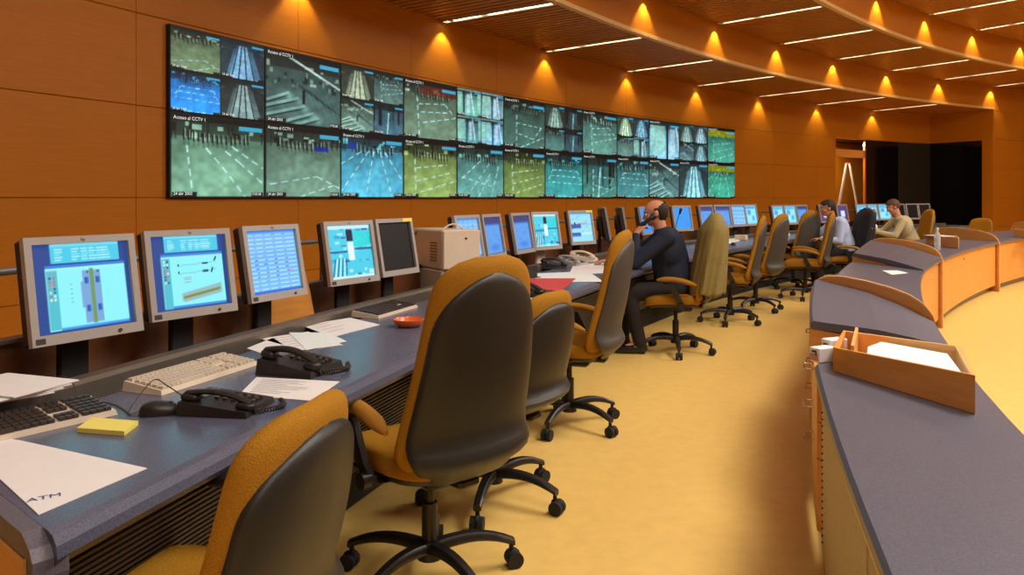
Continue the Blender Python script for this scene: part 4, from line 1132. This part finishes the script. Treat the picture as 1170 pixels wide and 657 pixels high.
p = at(655, 303, ZT); phone(p, drot(p)-.2, 'grey telephone between the black and the white one', M_silver, cord=False)
p = at(722, 300, ZT); 
# orange dish
p = at(467, 373, ZT); o = thing('dish', 'round orange dish right of the dark keyed keyboard', 'dish', p)
MB().lathe([(.001, .002), (.05, .002), (.068, .018), (.074, .036), (.070, .037), (.062, .02), (.046, .008), (.001, .008)], 32).build('bowl', M_orange, o, True)
# black card holder
p = at(606, 318, ZT); o = thing('card_holder', 'black upright card holder before the pale stand monitor', 'holder', p, drot(p)-.3)
mb = MB(); mb.box((0, 0, .05), (.15, .02, .09), bev=.004); mb.box((0, 0, .004), (.16, .07, .008)); mb.build('holder_body', M_black, o)
# beige computer case on its own support
X, Y = ray(498, RD+.98); 
pc = thing('computer_case', 'large beige computer case between the black screen and the blue monitors', 'computer', (X+.06, Y+.10, .862), math.radians(34))
mb = MB(); mb.box((.0, 0, .135), (.30, .44, .27), bev=.01); mb.build('case', M_beige, pc)
mb = MB(); mb.box((.0, -.226, .135), (.29, .012, .262), bev=.005); mb.build('front_panel', M_key, pc)
mb = MB(); mb.cyl((.03, -.231, .21), (.03, -.236, .21), .008); mb.build('lock', M_brownb, pc)
mb = MB()
for k_ in range(7): mb.box((-.1505, -.10, .06+.02*k_), (.004, .10, .008))
mb.build('vent_slots', M_rail, pc, kind='stuff')
mb = MB(); mb.tube([(-.08+.012*k_, -.1, .27+.035*math.sin(PI*k_/14)) for k_ in range(15)], .005, 6); mb.build('carry_loop', M_key, pc, True)
sp = thing('desktop_computer', 'lower beige unit carrying the large computer case', 'computer', (X+.06, Y+.10, .70), math.radians(34))
mb = MB(); mb.box((0, 0, .08), (.30, .42, .158), bev=.008); mb.build('case', M_beige, sp)
mb = MB(); mb.box((-.06, -.212, .10), (.06, .006, .05)); mb.box((-.04, -.212, .045), (.10, .006, .012)); mb.build('drive_bay', M_black, sp)
# gooseneck microphones
def mic(b, h, label):
    o = thing('gooseneck_microphone', label, 'microphone', b)
    d = h-b; MB().tube([tuple(d*t+Vector((0, 0, .05*math.sin(PI*t)))) for t in [i/14 for i in range(15)]], .0045, 8).build('gooseneck', M_black, o, True)
    MB().cyl(d*.96, d*1.10+Vector((0, 0, -.01)), .012, .019, 12, dome=True).build('microphone_head', M_black, o, True)
    mb = MB(); mb.box((0, 0, .012), (.10, .13, .024), bev=.006); mb.build('base', M_black, o)
b = at(672, 294, ZT); mic(b, aty(657, b.y-.10, 1.35-32*(b.y-.1)/F), 'gooseneck microphone leaning before the timetable monitor')
b = aty(768, 9.3, ZT); mic(b, aty(777, 9.3, 1.17), 'gooseneck microphone before the plain blue monitor')
# timber cabinet end behind the third monitor
X, Y = ray(331, RD+1.07)
cb = thing('wooden_board', 'slant edged wooden board standing on the console shelf behind the third monitor', 'board', (X, Y, .70), math.radians(60))
mb = MB(); mb.prism([(-.20, 0), (.17, 0), (.13, .16), (.07, .34), (-.20, .34)], -.012, .012, M=Matrix.Rotation(PI/2, 4, 'X')); mb.build('board', M_cwood, cb)
mb = MB(); mb.box((-.03, -.0145, .20), (.16, .004, .022)); mb.build('grip_slot', M_brownb, cb)
# things further along
def small_box(u, v, d, label, cat, m, rz=0, nm='document_tray', z=ZT):
    p = at(u, v, z); o = thing(nm, label, cat, p, drot(p)+rz); mb = MB(); mb.box((0, 0, d[2]/2), d, bev=.004); mb.build('body', m, o); return o
small_box(847, 274, (.10, .16, .07), 'small cream box before the last of the four far monitors', 'box', M_key, nm='box')
small_box(893, 270, (.18, .2, .05), 'pale tray before the three monitors near the blue shirted man', 'tray', M_key)
sheet('paper_sheet', [(880, 272), (890, 266), (899, 268), (888, 276)], 'white sheet before the three far monitors', m=M_paper2)

# ------------------------------------------------------------------ the stepped counter on the right
def r_in(a): return float(np.interp(a, (20, 22, 25.1, 26.7, 28.9, 31.4, 34.4, 36.1, 40.5, 43.6, 55), (29.66, 29.72, 29.87, 29.95, 30.04, 30.10, 30.22, 30.28, 30.47, 30.53, 30.6)))
def r_out(a): return min(29.55, 29.33+.022*(a-23.85)) if a > 23.85 else 29.33-.03*(23.85-a)
def station(label, a0, a1, split, tilt, inner, ska=1.1, skb=1.1):
    """a0..a1: angles of the outer corners; split: where the second, tilted top begins"""
    o = thing('counter', label, 'counter', (0, 0, 0)); org = Vector(P((a0+a1)/2, 29.7)); org.z = 0; o.location = org
    SK = 1.1/.65     # the dividing fins run slightly skewed
    def Q(a, f, z, sk=1.1):  # f: 0 outer edge, 1 inner edge
        ro, ri = r_out(a), r_in(a+sk); r = ro+(ri-ro)*f; v = Vector(P(a+sk*f, r, z))-org; return tuple(v)
    def slab(aa, bb, z_in0, z_in1, name='worktop', th=.035, m=M_lamG, s0=1.1, s1=1.1):
        n = 10; rr = []
        for i in range(n+1):
            a = aa+(bb-aa)*i/n; zi = z_in0+(z_in1-z_in0)*i/n; k = s0+(s1-s0)*i/n
            zm = .72+(zi-.72)*.78
            rr.append([Q(a, f, z, k) for f, z in ((0, .72-th), (-.004, .72-th*.5), (.006, .72+(zi-.72)*.1), (.25, .72+(zi-.72)*.5), (.5, zm), (.98, zi), (1.0, zi-.012), (1.0, zi-th), (.5, zm-th))])
        mb = MB(); mb.rings(rr); return mb.build(name, m, o)
    if split: slab(a0+.05, split, .72, .72, s1=ska); slab(split+.03, a1-.08, .72+tilt, .72+tilt*1.75, s0=skb)
    else: slab(a0+.05, a1-.08, .72, .72)
    # step fascia below the raised top
    if split and tilt:
        mb = MB(); zt_ = .72+tilt-.035
        mb.add([Q(split+.04, .0, .70, skb), Q(split+.04, 1, .64, skb), Q(split+.04, 1, zt_, skb), Q(split+.10, .0, .70, skb), Q(split+.10, 1, .64, skb), Q(split+.10, 1, zt_, skb)], [(2, 1, 0), (3, 4, 5), (0, 1, 4, 3), (1, 2, 5, 4), (2, 0, 3, 5)]); mb.build('step_fascia', M_cwood, o)
    def face(f0, f1, z0, z1, aa, bb, name, m, step=.5):
        n = max(2, int((bb-aa)/step)); rr = []
        for i in range(n+1):
            a = aa+(bb-aa)*i/n; rr.append([Q(a, f0, z0), Q(a, f1, z0), Q(a, f1, z1), Q(a, f0, z1)])
        mb = MB(); mb.rings(rr); return mb.build(name, m, o)
    face(.03, .07, .09, .685, a0+.1, a1-.1, 'outer_panel', M_cwood)
    face(.10, .14, 0, .09, a0+.1, a1-.1, 'toe_kick', M_rail)
    mb = MB(); q = Q(a0+(a1-a0)*.45, .028, .60); mb.cyl(q, (q[0]+.006, q[1]-.004, q[2]), .012, n=12); mb.build('lock', M_ink, o, True)
    # inner face: doors or drawers
    for kind, aa, bb in inner:
        if kind == 'door':
            n = 2
            for i in range(n):
                x0 = aa+(bb-aa)*i/n; x1 = aa+(bb-aa)*(i+1)/n
                dd = face(.93, .96, .08, .655, x0+.03, x1-.03, 'door', M_perf, .4)
                mb = MB()
                for k_ in range(20):
                    qq = Q(x1-.22, .966, .14+.024*k_); mb.cyl(qq, (qq[0]-.004, qq[1], qq[2]), .0035, n=6)
                mb.build('perforations', M_ink, dd, kind='stuff')
            face(.93, .985, .66, .683, aa, bb, 'edge_trim', M_cwood2)
        elif kind == 'drawers':
            nz = ((.09, .36), (.365, .50), (.505, .66))
            for z0, z1 in nz:
                df = face(.95, .985, z0, z1, aa+.02, bb-.02, 'drawer', M_cwood)
                hm = MB()
                for fr in (.22, .75):
                    a = aa+(bb-aa)*fr; zc_ = z1-.04; ro, ri = r_out(a), r_in(a)
                    pA = Vector(Q(a, .985, zc_)); pB = Vector(Q(a+.22, .985, zc_)); n_ = Vector((-math.cos(math.radians(a)), math.sin(math.radians(a)), 0))
                    hm = MB(); hm.tube([pA, pA+n_*.032, pA+n_*.035+(pB-pA)*.05, pB+n_*.035-(pB-pA)*.05, pB+n_*.032, pB], .0035, 6); hm.build('wire_handle', M_chrome, df, True)
        else:
            face(.95, .985, .08, .685, aa, bb, 'inner_panel', M_cwood)
    face(.3, .9, .0, .08, a0+.2, a1-.1, 'plinth', M_brownb)
    # arched fin closing the far end
    KN = ((0, .70), (.03, .765), (.09, .815), (.18, .848), (.30, .870), (.5, .890), (.7, .897), (.83, .888), (.91, .865), (.965, .82), (1.0, .75))
    top = []; n = 36
    for i in range(n+1):
        x_ = i/n
        for (xa, za), (xb, zb) in zip(KN[:-1], KN[1:]):
            if xa <= x_ <= xb: top.append((-.02+1.07*x_, za+(zb-za)*(x_-xa)/(xb-xa))); break
    def fin(a_, t0, t1, name, m, ins):
        mb = MB(); vs = []
        pts = [(-.02+ins, 0.0)]+[(min(max(s, -.02+ins), 1.05-ins), z-ins*.5) for s, z in top]+[(1.05-ins, 0.0)]
        k_ = len(pts)
        for t_ in (t0, t1):
            for s, z in pts: v = Vector(Q(a_+t_, s, z)); vs.append(tuple(v))
        mb.add(vs, [tuple(range(k_-1, -1, -1)), tuple(range(k_, 2*k_))]+[(i, (i+1) % k_, k_+(i+1) % k_, k_+i) for i in range(k_)]); return mb.build(name, m, o)
    fin(a1, -.035, .035, 'divider_fin', M_cwood2, 0); 
    fin(a1, -.04, -.036, 'fin_face', M_cwood, .02)
    return o
station('nearest counter section with grey top, beige perforated doors and drawers', 19.6, 27.6, 26.15, .08, [('door', 19.2, 23.95), ('drawers', 24.1, 27.4)], ska=-.95, skb=0.05)
station('second counter section, its two grey tops divided by a small step', 27.7, 36.6, 33.5, .08, [('panel', 27.9, 36.4)], ska=1.45, skb=1.45)
station('third counter section, carrying the water bottle and wooden box', 36.7, 44.2, None, 0, [('panel', 36.9, 44.0)])
station('last counter section, at the right edge before the timber wall', 44.3, 52.0, None, 0, [('panel', 44.5, 51.8)])

# wooden file tray on the near counter
def tray(c0, c1, wd, h0, h1, label, paper=True, nm='wooden_tray', z=.722):
    a, b = Vector(c0), Vector(c1); d = (b-a); L = d.length; rz = math.atan2(d.y, d.x)
    o = thing(nm, label, 'box', (a.x, a.y, z), rz)
    def side(x0, y0, x1, y1, th=.012):
        hh0 = h0+(h1-h0)*x0/L; hh1 = h0+(h1-h0)*x1/L
        dx_, dy_ = x1-x0, y1-y0; l_ = math.hypot(dx_, dy_); nx, ny = -dy_/l_*th/2, dx_/l_*th/2
        return MB().add([(x0-nx, y0-ny, 0), (x1-nx, y1-ny, 0), (x1+nx, y1+ny, 0), (x0+nx, y0+ny, 0), (x0-nx, y0-ny, hh0), (x1-nx, y1-ny, hh1), (x1+nx, y1+ny, hh1), (x0+nx, y0+ny, hh0)],
            [(3, 2, 1, 0), (4, 5, 6, 7), (0, 1, 5, 4), (1, 2, 6, 5), (2, 3, 7, 6), (3, 0, 4, 7)])
    side(0, .006, L, .006).build('front_board', M_cwood, o); side(0, wd-.006, L, wd-.006).build('back_board', M_cwood2, o)
    side(.006, .012, .006, wd-.012).build('end_board', M_cwood, o); side(L-.006, .012, L-.006, wd-.012).build('end_board', M_cwood2, o)
    MB().box((L/2, wd/2, .008), (L-.03, wd-.03, .012)).build('bottom_board', M_cwood, o)
    return o, L, rz
def tray4(q, hs, label, cat='box', z=.722, nm='wooden_tray', th=.013):
    c = sum((Vector((*p, 0)) for p in q), Vector())/4; o = thing(nm, label, cat, (c.x, c.y, z))
    V = [Vector((p[0]-c.x, p[1]-c.y, 0)) for p in q]; I = [v*(1-th*2/v.length*.9) for v in V]
    for i, (n_, m_) in enumerate((('front_board', M_cwood), ('end_board', M_cwood2), ('back_board', M_cwood2), ('end_board', M_cwood))):
        j = (i+1) % 4; up1, up2 = Vector((0, 0, hs[i])), Vector((0, 0, hs[j]))
        vs = [V[i], V[j], I[j], I[i], V[i]+up1, V[j]+up2, I[j]+up2, I[i]+up1]
        MB().add(vs, [(3, 2, 1, 0), (4, 5, 6, 7), (0, 1, 5, 4), (1, 2, 6, 5), (2, 3, 7, 6), (3, 0, 4, 7)]).build(n_, m_, o)
    mb = MB(); mb.prism([(v.x*.98, v.y*.98) for v in I], .001, .01); mb.build('bottom_board', M_cwood, o)
    return o, I
QT = [(1.165, 2.70), (1.345, 2.16), (1.545, 2.55), (1.345, 3.02)]
tr, I_ = tray4(QT, [.085, .112, .118, .09], 'long wooden tray holding papers across the near grey counter')
rz = math.atan2(QT[1][1]-QT[0][1], QT[1][0]-QT[0][0])
def bil(s_, t_, z_): v = (I_[0].lerp(I_[1], s_)).lerp(I_[3].lerp(I_[2], s_), t_); return (v.x, v.y, z_)
pp = thing('paper_stack', 'white papers filling the long wooden tray', 'paper', tr.location+Vector((0, 0, .011)))
mb = MB(); base_ = [(.24, .08), (.97, .04), (.93, .9), (.36, .93), (.24, .5)]
mb.add([bil(a_, b_, 0) for a_, b_ in base_]+[bil(a_, b_, .066+.018*a_) for a_, b_ in base_], [(4, 3, 2, 1, 0), (5, 6, 7, 8, 9)]+[(i, (i+1) % 5, 5+(i+1) % 5, 5+i) for i in range(5)]); mb.build('sheets', M_paper2, pp)
mb = MB(); mb.add([bil(.10, 0, 0), bil(.13, 0, 0), bil(.13, 1, 0), bil(.10, 1, 0), bil(.10, 0, .105), bil(.13, 0, .105), bil(.13, 1, .115), bil(.10, 1, .115)], [(3, 2, 1, 0), (4, 5, 6, 7), (0, 1, 5, 4), (1, 2, 6, 5), (2, 3, 7, 6), (3, 0, 4, 7)]); mb.build('divider', M_cwood2, tr)
# white card boxes by the tray
for (u, v, lab, hh) in ((936, 413, 'white card box at the aisle end of the long tray, left one', .055), (949, 409, 'white card box at the aisle end of the long tray, right one', .075)):
    p = at(u, v, .722); o = thing('card_box', lab, 'box', p, rz+.1); mb = MB(); mb.box((0, .02, hh/2), (.05, .09, hh), bev=.003); mb.build('box_body', M_paper, o)
    mb = MB(); mb.box((.0, -.0265, hh*.75), (.022, .002, .006)); mb.box((.009, -.0265, hh*.62), (.005, .002, .018)); mb.build('printed_mark', M_ink, o)
    for z_ in (.2, .35, .5): MB().box((0, -.0262, hh*z_), (.04, .0015, .003)).build('printed_line', M_red, o)
sheet('paper_sheet', [(1008, 309), (1026, 309), (1038, 312), (1019, 314)], 'small white sheet lying on the second counter section', m=M_paper2, z=.722)
# tray, bottle and paper further on
q1 = aty(1058, 10.0, 0); q0 = at(1095, 284, .722)
tr2, _i = tray4([q1.xy, q0.xy, (q0.x+.17, q0.y+.27), (q1.x+.17, q1.y+.27)], [.12, .125, .125, .12], 'short wooden box on the third counter section behind the bottle'); rz2 = math.atan2(q0.y-q1.y, q0.x-q1.x); L2_ = (q0.xy-q1.xy).length
pq = thing('paper_sheet', 'white sheets lying on top of the short wooden box', 'paper', tr2.location+Vector((0, 0, .126)), rz2)
mb = MB(); mb.box((-.05, .0, .003), (.36, .21, .005), rz=.2); mb.build('sheet', M_paper2, pq)
p = aty(1071, 8.85, .722); o = thing('water_bottle', 'clear plastic water bottle standing on the third counter section', 'bottle', p)
MB().lathe([(.001, 0), (.030, 0), (.034, .01), (.034, .10), (.031, .11), (.034, .12), (.034, .17), (.028, .20), (.014, .225), (.012, .25), (.001, .25)], 20).build('body', M_bottle, o, True)
MB().cyl((0, 0, .25), (0, 0, .272), .014, n=14).build('cap', M_paper, o, True)
q1 = aty(1158, 12.0, 0); q0 = aty(1190, 11.3, 0)
tray4([q1.xy, q0.xy, (q0.x+.2, q0.y+.27), (q1.x+.2, q1.y+.27)], [.12]*4, 'wooden box on the last counter section at the right edge')
